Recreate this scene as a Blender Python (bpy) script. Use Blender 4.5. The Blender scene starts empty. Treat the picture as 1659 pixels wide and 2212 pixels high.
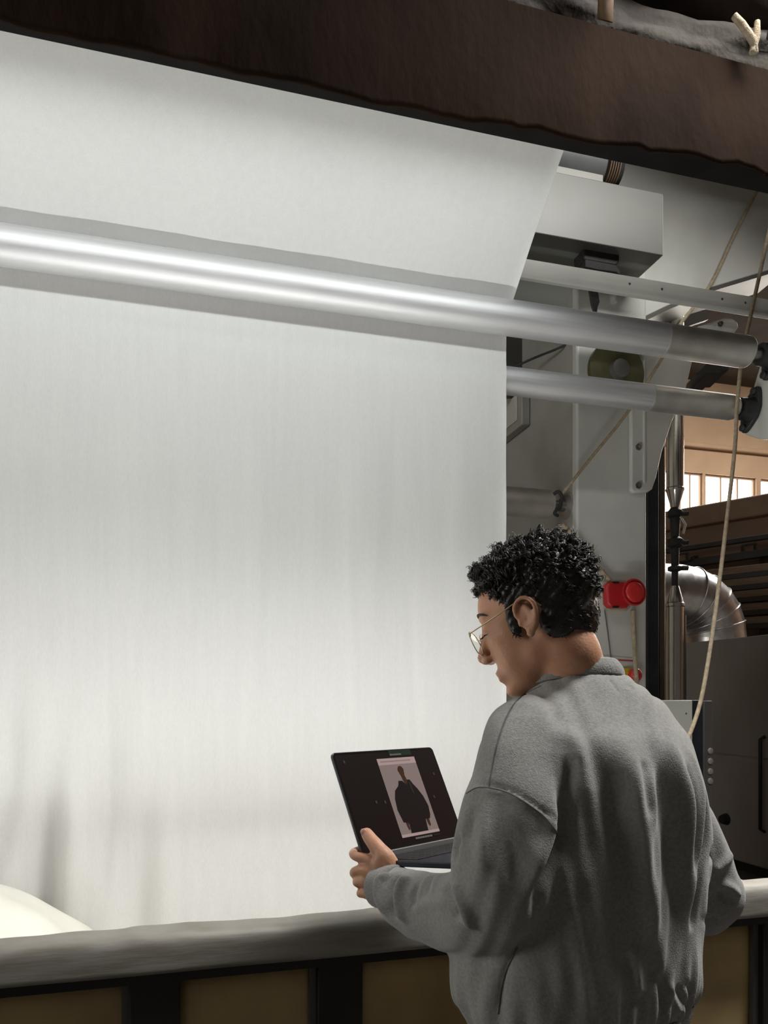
import bpy, bmesh, math, random
import numpy as np
from mathutils import Vector, Matrix
from mathutils.bvhtree import BVHTree

# ------------------------------------------------------------------ camera, world, lights, exposure
S = bpy.context.scene
COL = S.collection
CAMZ = 1.45
FPX = 1600.0
HOR = 1500.0
cam_d = bpy.data.cameras.new('camera')
cam = bpy.data.objects.new('camera', cam_d)
COL.objects.link(cam)
cam.location = (0, 0, CAMZ)
cam.rotation_euler = (math.pi / 2, 0, 0)
cam_d.sensor_fit = 'HORIZONTAL'
cam_d.sensor_width = 36
cam_d.lens = 36 * FPX / 1659
cam_d.shift_y = (HOR - 1106) / 1659
cam_d.clip_start = 0.05
S.camera = cam

vs = S.view_settings
vs.view_transform = 'Standard'
vs.look = 'None'
vs.gamma = 1
vs.use_curve_mapping = False
vs.exposure = 0.0

world = bpy.data.worlds.new('world')
S.world = world
world.use_nodes = True
wb = world.node_tree.nodes['Background']
wb.inputs[0].default_value = (0.72, 0.65, 0.58, 1)
wb.inputs[1].default_value = 0.105

# machine frame: m runs along the rollers, p goes away from the camera
ANG = math.atan2(1600, 6750 - 829.5)
MX, MY = math.cos(ANG), math.sin(ANG)


def W(m, p, z):
    return Vector((m * MX - p * MY, m * MY + p * MX, z))


def area_light(name, loc, target, sx, sy, power, color=(1, 1, 1), spread=180, xdir=None):
    d = bpy.data.lights.new(name, 'AREA')
    d.shape = 'RECTANGLE'
    d.size, d.size_y = sx, sy
    d.energy = power
    d.color = color
    d.spread = math.radians(spread)
    o = bpy.data.objects.new(name, d)
    COL.objects.link(o)
    zax = (Vector(loc) - Vector(target)).normalized()
    xax = Vector(xdir if xdir else (MX, MY, 0)).normalized()
    xax = (xax - zax * xax.dot(zax)).normalized()
    yax = zax.cross(xax)
    mat = Matrix((xax, yax, zax)).transposed().to_4x4()
    mat.translation = Vector(loc)
    o.matrix_world = mat
    return o


# tube lamp mounted behind the front beam, shining down on the cloth
area_light('lamp_light', W(0.1, 2.035, 3.122), W(0.1, 2.62, 2.5), 2.6, 0.05, 7.6, (0.96, 1.0, 0.985), 150)
# added fill: unseen twin tubes in the trough, evening out the cloth
area_light('trough_fill_light', W(0.0, 1.86, 0.84), W(0.0, 1.86, 1.84), 2.9, 0.05, 23.5, (0.985, 1.0, 0.985), 160)
area_light('trough_low_fill_light', W(0.0, 1.88, 0.835), W(0.0, 2.75, 1.25), 2.9, 0.04, 4.4, (1.0, 0.99, 0.965), 150)
# hall lamp hanging above the aisle, to the right of the person
area_light('hall_lamp_light', W(2.15, 1.0, 4.6), W(1.4, 1.2, 1.4), 1.2, 0.9, 150, (1.0, 0.98, 0.94), 152)
# side fill for face and neck, from an added, unseen left window
area_light('side_fill_light', (-5.75, 0.2, 3.0), (0.5, 1.2, 1.6), 3.0, 2.2, 14, (0.95, 0.97, 1.0), 180, (0, 1, 0))
# daylight from the window band, plus an overhead fill added to brighten the far hall
area_light('window_light', (6.2, 10.2, 4.4), (5.6, 6.0, 2.0), 5.0, 0.9, 350, (1.0, 0.93, 0.82))
area_light('far_hall_fill_light', (6.6, 9.0, 6.9), (6.2, 9.6, 0.0), 5.0, 2.0, 620, (1.0, 0.96, 0.9))

# ------------------------------------------------------------------ helpers
ORG = {}


def at(x, y, Y):
    return Vector(((x - 829.5) / FPX * Y, Y, CAMZ - (y - HOR) / FPX * Y))


def atp(x, y, p):
    k = (x - 829.5) / FPX
    return at(x, y, p / (MX - MY * k))


def atm(x, y, m):
    k = (x - 829.5) / FPX
    return at(x, y, m / (MX * k + MY))


def mp(v):
    return (v[0] * MX + v[1] * MY, -v[0] * MY + v[1] * MX, v[2])


class MB:
    """collects world-space geometry for one mesh"""

    def __init__(s, tf=None):
        s.v, s.f, s.tf = [], [], tf or (lambda x, y, z: Vector((x, y, z)))
        s.uv = None

    def add(s, vs_, fs_):
        o = len(s.v)
        s.v += [Vector(v) for v in vs_]
        s.f += [tuple(i + o for i in f) for f in fs_]
        return s

    def box(s, x0, x1, y0, y1, z0, z1):
        vs_ = [s.tf(x, y, z) for z in (z0, z1) for y in (y0, y1) for x in (x0, x1)]
        return s.add(vs_, [(0, 2, 3, 1), (4, 5, 7, 6), (0, 1, 5, 4), (2, 6, 7, 3), (0, 4, 6, 2), (1, 3, 7, 5)])

    def prism(s, pts, d):
        """polygon of world points extruded by world vector d"""
        n = len(pts)
        pts = [Vector(q) for q in pts]
        d = Vector(d)
        vs_ = pts + [q + d for q in pts]
        fs_ = [tuple(range(n))[::-1], tuple(range(n, 2 * n))]
        fs_ += [(i, (i + 1) % n, n + (i + 1) % n, n + i) for i in range(n)]
        return s.add(vs_, fs_)

    def tube(s, pts, r, n=8, cap=True, flat=None):
        pts = [Vector(q) for q in pts]
        k = len(pts)
        rr = r if hasattr(r, '__len__') else [r] * k
        vs_, fs_ = [], []
        ref = None
        for i in range(k):
            a = pts[max(i - 1, 0)]
            b = pts[min(i + 1, k - 1)]
            t = (b - a).normalized()
            if ref is None:
                ref = Vector((0, 0, 1)) if abs(t.z) < 0.9 else Vector((1, 0, 0))
            u = (ref - t * ref.dot(t))
            if u.length < 1e-6:
                u = t.orthogonal()
            u.normalize()
            ref = u
            w = t.cross(u)
            for j in range(n):
                an = 2 * math.pi * j / n
                vs_.append(pts[i] + u * (rr[i] * math.cos(an)) + w * (rr[i] * (flat or 1) * math.sin(an)))
        for i in range(k - 1):
            for j in range(n):
                fs_.append((i * n + j, i * n + (j + 1) % n, (i + 1) * n + (j + 1) % n, (i + 1) * n + j))
        if cap:
            fs_.append(tuple(range(n))[::-1])
            fs_.append(tuple(range((k - 1) * n, k * n)))
        return s.add(vs_, fs_)

    def lathe(s, a, axis, prof, n=32, cap=True):
        """prof: (distance along axis, radius)"""
        a = Vector(a)
        t = Vector(axis).normalized()
        u = t.orthogonal().normalized()
        w = t.cross(u)
        k = len(prof)
        vs_, fs_ = [], []
        for d, r in prof:
            for j in range(n):
                an = 2 * math.pi * j / n
                vs_.append(a + t * d + (u * math.cos(an) + w * math.sin(an)) * max(r, 1e-5))
        for i in range(k - 1):
            for j in range(n):
                fs_.append((i * n + j, i * n + (j + 1) % n, (i + 1) * n + (j + 1) % n, (i + 1) * n + j))
        if cap:
            fs_.append(tuple(range(n))[::-1])
            fs_.append(tuple(range((k - 1) * n, k * n)))
        return s.add(vs_, fs_)

    def rings(s, rings, cap=True):
        n = len(rings[0])
        k = len(rings)
        vs_ = [q for r in rings for q in r]
        fs_ = []
        for i in range(k - 1):
            for j in range(n):
                fs_.append((i * n + j, i * n + (j + 1) % n, (i + 1) * n + (j + 1) % n, (i + 1) * n + j))
        if cap:
            fs_.append(tuple(range(n))[::-1])
            fs_.append(tuple(range((k - 1) * n, k * n)))
        return s.add(vs_, fs_)

    def ell(s, c, ax, n=20, k=12):
        """ellipsoid, ax: three world half-axis vectors"""
        c = Vector(c)
        X, Y, Z = [Vector(q) for q in ax]
        vs_ = [c + Z]
        for i in range(1, k):
            th = math.pi * i / k
            for j in range(n):
                an = 2 * math.pi * j / n
                vs_.append(c + Z * math.cos(th) + (X * math.cos(an) + Y * math.sin(an)) * math.sin(th))
        vs_.append(c - Z)
        fs_ = [(0, 1 + j, 1 + (j + 1) % n) for j in range(n)]
        for i in range(k - 2):
            for j in range(n):
                a, b = 1 + i * n, 1 + (i + 1) * n
                fs_.append((a + j, b + j, b + (j + 1) % n, a + (j + 1) % n))
        L = len(vs_) - 1
        b = 1 + (k - 2) * n
        fs_ += [(L, b + (j + 1) % n, b + j) for j in range(n)]
        return s.add(vs_, fs_)

    def grid(s, P, closed=False):
        r, c = len(P), len(P[0])
        vs_ = [q for row in P for q in row]
        fs_ = [(i * c + j, i * c + j + 1, (i + 1) * c + j + 1, (i + 1) * c + j) for i in range(r - 1) for j in range(c - 1)]
        return s.add(vs_, fs_)


def fix_normals(me):
    bm = bmesh.new()
    bm.from_mesh(me)
    bmesh.ops.recalc_face_normals(bm, faces=bm.faces)
    bm.to_mesh(me)
    bm.free()


def smooth_by_angle(me, ang=35):
    n = len(me.polygons)
    me.polygons.foreach_set('use_smooth', [True] * n)
    try:
        me.set_sharp_from_angle(angle=math.radians(ang))
    except Exception:
        pass


def build(name, mb, mat, parent=None, bevel=0, seg=2, smooth=None, recalc=True, origin=None):
    vs_ = mb.v
    if parent is not None:
        o0 = ORG[parent.name]
    elif origin is not None:
        o0 = Vector(origin)
    else:
        xs = [v.x for v in vs_]
        ys = [v.y for v in vs_]
        zs = [v.z for v in vs_]
        o0 = Vector(((min(xs) + max(xs)) / 2, (min(ys) + max(ys)) / 2, min(zs)))
    me = bpy.data.meshes.new(name)
    me.from_pydata([tuple(v - o0) for v in vs_], [], mb.f)
    if recalc:
        fix_normals(me)
    if smooth:
        smooth_by_angle(me, smooth)
    me.materials.append(mat)
    o = bpy.data.objects.new(name, me)
    COL.objects.link(o)
    if parent is not None:
        o.parent = parent
        ORG[o.name] = o0
    else:
        o.location = o0
        ORG[o.name] = o0
    if parent is not None:
        # a child mesh sits at its parent's origin
        pass
    if bevel:
        b = o.modifiers.new('bevel', 'BEVEL')
        b.width = bevel
        b.segments = seg
        b.limit_method = 'ANGLE'
        b.angle_limit = math.radians(40)
        if not smooth:
            smooth_by_angle(me, 40)
    return o


def thing(name, label, cat, loc, group=None):
    o = bpy.data.objects.new(name, None)
    o.empty_display_size = 0.05
    COL.objects.link(o)
    o.location = loc
    o['label'] = label
    o['category'] = cat
    if group:
        o['group'] = group
    ORG[o.name] = Vector(loc)
    return o


def tag(o, label, cat, group=None):
    o['label'] = label
    o['category'] = cat
    if group:
        o['group'] = group
    return o


def struct(o):
    o['kind'] = 'structure'
    return o


# ------------------------------------------------------------------ materials
MAT = {}


def material(name, col, rough=0.5, metal=0.0, var=0.0, vscale=6.0, bump=0.0, bscale=60.0, spec=0.5,
             col2=None, stretch=(1, 1, 1), emit=None, estr=0.0, coords='Object', aniso=0.0, sheen=0.0, detail=4.0, contrast=None):
    m = bpy.data.materials.new(name)
    m.use_nodes = True
    nt = m.node_tree
    b = nt.nodes['Principled BSDF']
    b.inputs['Base Color'].default_value = (*col, 1)
    b.inputs['Roughness'].default_value = rough
    b.inputs['Metallic'].default_value = metal
    b.inputs['Specular IOR Level'].default_value = spec
    if aniso:
        b.inputs['Anisotropic'].default_value = aniso
    if sheen:
        b.inputs['Sheen Weight'].default_value = sheen
        b.inputs['Sheen Roughness'].default_value = 0.6
    tc = nt.nodes.new('ShaderNodeTexCoord')
    mapn = nt.nodes.new('ShaderNodeMapping')
    mapn.inputs['Scale'].default_value = stretch
    nt.links.new(tc.outputs[coords], mapn.inputs[0])
    if var > 0 or col2:
        nz = nt.nodes.new('ShaderNodeTexNoise')
        nz.inputs['Scale'].default_value = vscale
        nz.inputs['Detail'].default_value = detail
        nt.links.new(mapn.outputs[0], nz.inputs[0])
        rmp = nt.nodes.new('ShaderNodeValToRGB')
        c0, c1 = contrast or (0.32, 0.68)
        rmp.color_ramp.elements[0].position = c0
        rmp.color_ramp.elements[1].position = c1
        a = col2 or tuple(c * (1 - var) for c in col)
        bcol = col if col2 else tuple(min(1, c * (1 + var)) for c in col)
        rmp.color_ramp.elements[0].color = (*a, 1)
        rmp.color_ramp.elements[1].color = (*bcol, 1)
        nt.links.new(nz.outputs[0], rmp.inputs[0])
        nt.links.new(rmp.outputs[0], b.inputs['Base Color'])
        if rough < 0.95:
            mr = nt.nodes.new('ShaderNodeMapRange')
            mr.inputs[3].default_value = max(0.02, rough - 0.08)
            mr.inputs[4].default_value = min(1, rough + 0.08)
            nt.links.new(nz.outputs[0], mr.inputs[0])
            nt.links.new(mr.outputs[0], b.inputs['Roughness'])
    if bump > 0:
        nb = nt.nodes.new('ShaderNodeTexNoise')
        nb.inputs['Scale'].default_value = bscale
        nb.inputs['Detail'].default_value = 3
        nt.links.new(mapn.outputs[0], nb.inputs[0])
        bp = nt.nodes.new('ShaderNodeBump')
        bp.inputs['Strength'].default_value = bump
        bp.inputs['Distance'].default_value = 0.01
        nt.links.new(nb.outputs[0], bp.inputs['Height'])
        nt.links.new(bp.outputs[0], b.inputs['Normal'])
    if emit:
        b.inputs['Emission Color'].default_value = (*emit, 1)
        b.inputs['Emission Strength'].default_value = estr
    MAT[name] = m
    return m


def cloth_sheet_material():
    m = bpy.data.materials.new('white_cotton')
    m.use_nodes = True
    nt = m.node_tree
    nt.nodes.remove(nt.nodes['Principled BSDF'])
    out = nt.nodes['Material Output']
    dif = nt.nodes.new('ShaderNodeBsdfDiffuse')
    tra = nt.nodes.new('ShaderNodeBsdfTranslucent')
    mix = nt.nodes.new('ShaderNodeMixShader')
    mix.inputs[0].default_value = 0.28
    tc = nt.nodes.new('ShaderNodeTexCoord')
    # slubby vertical yarn streaks
    mp1 = nt.nodes.new('ShaderNodeMapping')
    mp1.inputs['Scale'].default_value = (14, 14, 0.9)
    n1 = nt.nodes.new('ShaderNodeTexNoise')
    n1.inputs['Scale'].default_value = 3.0
    n1.inputs['Detail'].default_value = 5
    mp2 = nt.nodes.new('ShaderNodeMapping')
    mp2.inputs['Scale'].default_value = (260, 260, 60)
    n2 = nt.nodes.new('ShaderNodeTexNoise')
    n2.inputs['Scale'].default_value = 1.0
    n2.inputs['Detail'].default_value = 3
    add = nt.nodes.new('ShaderNodeMath')
    add.operation = 'MULTIPLY_ADD'
    add.inputs[1].default_value = 0.6
    nt.links.new(tc.outputs['Object'], mp1.inputs[0])
    nt.links.new(tc.outputs['Object'], mp2.inputs[0])
    nt.links.new(mp1.outputs[0], n1.inputs[0])
    nt.links.new(mp2.outputs[0], n2.inputs[0])
    nt.links.new(n1.outputs[0], add.inputs[0])
    nt.links.new(n2.outputs[0], add.inputs[2])
    rmp = nt.nodes.new('ShaderNodeValToRGB')
    rmp.color_ramp.elements[0].position = 0.45
    rmp.color_ramp.elements[1].position = 1.05
    rmp.color_ramp.elements[0].color = (0.80, 0.805, 0.79, 1)
    rmp.color_ramp.elements[1].color = (0.86, 0.865, 0.85, 1)
    nt.links.new(add.outputs[0], rmp.inputs[0])
    nt.links.new(rmp.outputs[0], dif.inputs[0])
    nt.links.new(rmp.outputs[0], tra.inputs[0])
    bp = nt.nodes.new('ShaderNodeBump')
    bp.inputs['Strength'].default_value = 0.06
    bp.inputs['Distance'].default_value = 0.01
    nt.links.new(add.outputs[0], bp.inputs['Height'])
    nt.links.new(bp.outputs[0], dif.inputs['Normal'])
    nt.links.new(dif.outputs[0], mix.inputs[1])
    nt.links.new(tra.outputs[0], mix.inputs[2])
    nt.links.new(mix.outputs[0], out.inputs[0])
    return m


M_SHEET = cloth_sheet_material()
M_ALU = material('brushed_aluminium', (0.70, 0.70, 0.71), 0.57, 0.9, var=0.05, vscale=3, stretch=(1, 1, 40))
M_ALU_END = material('worn_aluminium', (0.64, 0.62, 0.59), 0.50, 0.9, var=0.12, vscale=9)
M_STEEL = material('stainless_steel', (0.62, 0.59, 0.56), 0.22, 1.0, var=0.06, vscale=12)
M_GALV = material('galvanised_sheet', (0.50, 0.49, 0.49), 0.33, 0.95, var=0.18, vscale=14)
M_SHAFT = material('dark_steel_shaft', (0.22, 0.21, 0.21), 0.3, 0.9, var=0.1)
M_CAST = material('black_cast_iron', (0.035, 0.036, 0.038), 0.5, 0.2, var=0.3, vscale=20, bump=0.2, bscale=90)
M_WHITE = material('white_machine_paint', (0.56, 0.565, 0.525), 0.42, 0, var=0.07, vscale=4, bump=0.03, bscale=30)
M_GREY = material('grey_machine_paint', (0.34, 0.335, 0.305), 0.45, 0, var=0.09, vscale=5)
M_DGREY = material('dark_grey_paint', (0.085, 0.08, 0.075), 0.5, 0, var=0.15, vscale=4)
M_NAVY = material('navy_post_paint', (0.022, 0.027, 0.036), 0.4, 0.1, var=0.2, vscale=8)
M_BLACK = material('matt_black_steel', (0.010, 0.010, 0.011), 0.55, 0.1, var=0.3, vscale=7)
M_BROWNCLOTH = material('dusty_brown_felt', (0.0185, 0.0105, 0.0066), 0.95, 0, col2=(0.0095, 0.0053, 0.0035), spec=0.04, vscale=3.5, bump=0.3, bscale=35, stretch=(1, 1, .5))
M_BEAM = material('black_beam_paint', (0.007, 0.0063, 0.0052), 0.85, 0, spec=0.15, var=0.35, vscale=9)
M_DUSTROLL = material('dusty_canvas', (0.075, 0.066, 0.055), 0.9, 0, col2=(0.025, 0.018, 0.014), vscale=7, bump=0.5, bscale=28)
M_TARP = material('maroon_brown_tarp', (0.05, 0.032, 0.028), 0.9, 0, var=0.35, vscale=9, bump=0.4, bscale=30)
M_RAIL = material('tape_wrapped_metal_rail', (0.30, 0.29, 0.265), 0.52, 0.3, col2=(0.22, 0.20, 0.17), vscale=7, stretch=(1, 1, 8), bump=0.06, bscale=20)
M_PANEL = material('brown_translucent_panel', (0.60, 0.44, 0.20), 0.30, 0.0, col2=(0.34, 0.235, 0.105), vscale=3.2, bump=0.12, bscale=5)
M_LEDGE = material('worn_cream_ledge', (0.50, 0.48, 0.42), 0.45, 0.1, var=0.1, vscale=8)
M_ROPE = material('tan_rope', (0.36, 0.29, 0.20), 0.85, 0, var=0.2, vscale=60, bump=0.4, bscale=200)
M_RED = material('red_plastic', (0.42, 0.018, 0.02), 0.35, 0, var=0.1, vscale=10)
M_REDC = material('red_cap_plastic', (0.50, 0.025, 0.025), 0.3, 0, var=0.08, vscale=10)
M_BEIGE = material('beige_plastic', (0.42, 0.37, 0.29), 0.5, 0, var=0.1)
M_YELLOW = material('yellow_plastic', (0.52, 0.37, 0.03), 0.4, 0, var=0.05)
M_LABEL = material('white_label', (0.55, 0.54, 0.50), 0.5, 0, var=0.05)
M_REDLINE = material('red_print', (0.45, 0.06, 0.07), 0.5)
M_OLIVE = material('olive_handwheel', (0.085, 0.08, 0.035), 0.45, 0.1, var=0.25, vscale=10)
M_RAG = material('black_grease', (0.022, 0.021, 0.021), 0.8, 0, var=0.3, vscale=20)
M_WALL = material('tan_plaster_wall', (0.46, 0.315, 0.20), 0.85, 0, col2=(0.36, 0.235, 0.145), vscale=1.2, bump=0.1, bscale=6)
M_WALLD = material('dusky_brown_wall', (0.22, 0.145, 0.10), 0.85, 0, var=0.15, vscale=1.5)
M_WFRAME = material('brown_window_frame', (0.24, 0.155, 0.10), 0.7, 0, var=0.1)
M_PANE = material('daylight_pane', (0.9, 0.9, 0.88), 0.3, 0, emit=(1.0, 0.97, 0.90), estr=7)
M_FLOOR = material('concrete_floor', (0.09, 0.085, 0.078), 0.6, 0, var=0.25, vscale=2, bump=0.1, bscale=20)
M_CEIL = material('dark_roof_sheet', (0.06, 0.05, 0.042), 0.9, 0, var=0.2, vscale=2)
M_BOARD = material('brown_board', (0.17, 0.115, 0.075), 0.7, 0, var=0.25, vscale=6, stretch=(.3, .3, 3))
M_RACK = material('dark_rack_steel', (0.03, 0.026, 0.024), 0.6, 0.2, var=0.2)
M_CAB = material('charcoal_cabinet', (0.25, 0.228, 0.212), 0.5, 0.1, var=0.10, vscale=2)
M_LAMP = material('lamp_tube', (0.9, 0.9, 0.9), 0.4, 0, emit=(1, 0.985, 0.95), estr=6)
M_SWEAT = material('grey_fleece', (0.275, 0.272, 0.262), 0.95, 0, col2=(0.21, 0.207, 0.198), vscale=190, bump=0.22, bscale=420, sheen=0.25, spec=0.1, detail=2)
M_RIB = material('grey_rib_knit', (0.25, 0.247, 0.24), 0.95, 0, col2=(0.185, 0.182, 0.176), vscale=230, bump=0.3, bscale=300, sheen=0.2, spec=0.1)
M_STITCH = material('dark_grey_stitching', (0.12, 0.12, 0.115), 0.95, 0, var=0.1, vscale=80)
M_SKIN = material('skin', (0.50, 0.268, 0.165), 0.48, 0, col2=(0.42, 0.21, 0.125), vscale=26, bump=0.10, bscale=230, spec=0.4)
M_SKIN.node_tree.nodes['Principled BSDF'].inputs['Subsurface Weight'].default_value = 0.12
M_SKIN.node_tree.nodes['Principled BSDF'].inputs['Subsurface Radius'].default_value = (0.01, 0.004, 0.002)
M_NAIL = material('finger_nail', (0.52, 0.31, 0.25), 0.3, 0, var=0.05)
M_HAIR = material('black_hair', (0.012, 0.010, 0.008), 0.42, 0, var=0.4, vscale=60, spec=0.5)
M_LASH = material('eyebrow_hair', (0.012, 0.010, 0.009), 0.7, 0, var=0.2)
M_TROUSER = material('taupe_trousers', (0.20, 0.175, 0.155), 0.9, 0, var=0.1, vscale=20, bump=0.1, bscale=100)
M_SHOE = material('dark_shoe_leather', (0.03, 0.028, 0.026), 0.5, 0, var=0.2)
M_SOLE = material('white_shoe_sole', (0.5, 0.5, 0.48), 0.6, 0, var=0.1)
M_GOLD = material('pale_gold_metal', (0.55, 0.47, 0.33), 0.3, 0.9, var=0.05)
M_LAPTOP = material('space_grey_aluminium', (0.085, 0.088, 0.095), 0.35, 0.8, var=0.05)
M_DECK = material('midnight_deck', (0.028, 0.032, 0.044), 0.38, 0.6, var=0.05)
M_KEY = material('black_keys', (0.012, 0.012, 0.013), 0.5)
M_HINGE = material('grey_hinge_bar', (0.17, 0.165, 0.16), 0.45, 0.5, var=0.05)
M_GLASSBLK = material('black_bezel_glass', (0.010, 0.008, 0.008), 0.12, 0, var=0.2, spec=0.5)


def screen_mat(name, col, e):
    return material(name, tuple(c * 0.25 for c in col), 0.25, 0, emit=col, estr=e)


M_SCR = screen_mat('screen_dark', (0.010, 0.005, 0.005), 0.4)
M_SCRBG = material('screen_photo', (0.05, 0.045, 0.045), 0.25, 0, emit=(0.27, 0.19, 0.175), estr=0.55)
M_SCRBAR = screen_mat('screen_bar', (0.40, 0.29, 0.28), 0.6)
M_SCRJKT = screen_mat('screen_jacket', (0.010, 0.006, 0.007), 0.6)
M_SCRSKIN = screen_mat('screen_skin', (0.040, 0.016, 0.009), 0.8)
M_SCRTXT = screen_mat('screen_text', (0.11, 0.10, 0.085), 0.8)
M_SCRTXT2 = screen_mat('screen_text_dark', (0.22, 0.15, 0.145), 0.75)
M_SCRGRN = screen_mat('screen_green_tab', (0.012, 0.022, 0.014), 0.8)


def lens_material():
    m = bpy.data.materials.new('spectacle_lens')
    m.use_nodes = True
    nt = m.node_tree
    nt.nodes.remove(nt.nodes['Principled BSDF'])
    t = nt.nodes.new('ShaderNodeBsdfTransparent')
    t.inputs[0].default_value = (0.93, 0.95, 0.90, 1)
    g = nt.nodes.new('ShaderNodeBsdfGlossy')
    g.inputs['Roughness'].default_value = 0.03
    x = nt.nodes.new('ShaderNodeMixShader')
    x.inputs[0].default_value = 0.02
    nt.links.new(t.outputs[0], x.inputs[1])
    nt.links.new(g.outputs[0], x.inputs[2])
    nt.links.new(x.outputs[0], nt.nodes['Material Output'].inputs[0])
    return m


M_LENS = lens_material()
rnd = random.Random(7)

# ------------------------------------------------------------------ the setting
struct(build('floor', MB().box(-7, 11, -4, 15, -0.1, 0), M_FLOOR))
struct(build('ceiling', MB().box(-7, 11, -4, 15, 7.0, 7.1), M_CEIL))

# far wall with the band of windows (runs along the machine direction)
PW = 11.2
wl = [(1380, 1457), (1470, 1519), (1524, 1634), (1644, 1752)]
zt = atp(1560, 1026, PW).z
zb = zt - 0.85
bmw = MB(W)
bmw.box(-6, 13.0, PW, PW + 0.25, zt, 7.0)
bmw.box(-6, 13.0, PW, PW + 0.25, 0, zb)
m_prev = -6.0
spans = []
for a, b in wl:
    ma, mb_ = mp(atp(a, 1026, PW))[0], mp(atp(b, 1026, PW))[0]
    spans.append((ma, mb_))
    bmw.box(m_prev, ma, PW, PW + 0.25, zb, zt)
    m_prev = mb_
bmw.box(m_prev, 13.0, PW, PW + 0.25, zb, zt)
wall_back = struct(build('wall_back', bmw, M_WALL))
# plaster ledge stepping across the far wall, above the windows
struct(build('trim_1', MB(W).box(-6, 13, PW - 0.10, PW - 0.005, zt + 0.42, zt + 0.50), M_WALL, bevel=0.02))
for i, (ma, mb_) in enumerate(spans):
    wroot = thing('window_%d' % (i + 1), 'x', 'x', W((ma + mb_) / 2, PW + 0.1, zb))
    del wroot['label'], wroot['category']
    struct(wroot)
    fr = MB(W)
    t = 0.035
    fr.box(ma, mb_, PW + 0.04, PW + 0.12, zb, zb + t).box(ma, mb_, PW + 0.04, PW + 0.12, zt - t, zt)
    fr.box(ma, ma + t, PW + 0.04, PW + 0.12, zb, zt).box(mb_ - t, mb_, PW + 0.04, PW + 0.12, zb, zt)
    npan = 3 if mb_ - ma > 0.6 else 2
    for k in range(1, npan):
        xm = ma + (mb_ - ma) * k / npan
        fr.box(xm - 0.012, xm + 0.012, PW + 0.05, PW + 0.11, zb, zt)
    build('window_frame', fr, M_WFRAME, wroot)
    for k in range(npan):
        x0 = ma + t + (mb_ - ma - 2 * t) * k / npan + 0.008
        x1 = ma + t + (mb_ - ma - 2 * t) * (k + 1) / npan - 0.008
        build('pane', MB(W).box(x0, x1, PW + 0.075, PW + 0.085, zb + t, zt - t), M_PANE, wroot)

# lower hall wall on the right with a brown ledge beam along its top
A, B = at(1400, 1117, 9.15), at(1860, 1036, 7.55)
B.z = A.z
dirw = (B - A).normalized()
A2 = A - dirw * 0.6
nrm = Vector((-dirw.y, dirw.x, 0))
if nrm.y < 0:
    nrm = -nrm
wr = MB()
wr.prism([Vector((A2.x, A2.y, 0)), Vector((B.x, B.y, 0)), Vector((B.x, B.y, A.z - 0.1)), Vector((A2.x, A2.y, A.z - 0.1))], nrm * 0.2)
struct(build('wall_right', wr, M_WALLD))
lb = MB()
q = [A2 + Vector((0, 0, -0.23)) - nrm * 0.14, B + Vector((0, 0, -0.23)) - nrm * 0.14, B - nrm * 0.14, A2 - nrm * 0.14]
lb.prism(q, nrm * 0.36)
struct(build('trim_2', lb, M_WFRAME, bevel=0.02))

# unseen left hall wall with a window added to go with the side fill
wlm = MB()
for (y0, y1, z0, z1) in ((-4, 15, 0, 1.8), (-4, 15, 4.2, 7.0), (-4, -1.4, 1.8, 4.2), (1.8, 15, 1.8, 4.2)):
    wlm.box(-6.2, -6.0, y0, y1, z0, z1)
struct(build('wall_left', wlm, M_WALLD))
struct(build('wall_side', MB().box(10.6, 10.8, -4, 15, 0, 7.0), M_WALLD))
w5 = thing('window_5', 'x', 'x', (-6.0, 0.2, 1.8))
del w5['label'], w5['category']
struct(w5)
fr = MB()
for y in (-1.4, -0.35, 0.7, 1.72):
    fr.box(-6.12, -6.06, y, y + 0.08, 1.8, 4.2)
for z in (1.8, 2.96, 4.12):
    fr.box(-6.12, -6.06, -1.4, 1.8, z, z + 0.08)
build('window_frame', fr, M_WFRAME, w5)
for y in (-1.32, -0.27, 0.78):
    for z in (1.88, 3.04):
        build('pane', MB().box(-6.1, -6.09, y, y + 0.97, z, z + 1.08), M_PANE, w5)

# ------------------------------------------------------------------ machine: front beam, felt, rolled canvas
ZB = 3.077
beam = thing('machine_beam', 'long black steel beam under the brown felt, across the top of the machine', 'beam', W(0.4, 1.95, ZB))
build('web', MB(W).box(-1.9, 3.3, 1.915, 1.995, ZB + 0.012, ZB + 0.24), M_BEAM, beam, bevel=0.004)
build('flange', MB(W).box(-1.9, 3.3, 1.89, 2.0, ZB, ZB + 0.012), M_BEAM, beam, bevel=0.003)
build('flange', MB(W).box(-1.9, 3.3, 1.89, 2.0, ZB + 0.24, ZB + 0.252), M_BEAM, beam, bevel=0.003)

# brown felt strip hanging over the beam with a ragged hem
hem_px = [(-400, -60), (0, 42), (200, 90), (390, 130), (420, 131), (520, 158), (570, 165), (640, 182), (680, 192), (800, 220), (860, 222), (900, 232), (1000, 262),
          (1095, 270), (1115, 279), (1160, 280), (1215, 300), (1300, 315), (1380, 317), (1400, 329), (1430, 327), (1480, 333), (1520, 345), (1560, 352), (1585, 351), (1590, 346), (1630, 362), (1659, 379), (1800, 400), (2300, 480)]
PF = 1.872


def felt_hem(m):
    # interpolated hem height from traced stations
    return np.interp(m, HEM_M, HEM_Z)


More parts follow.
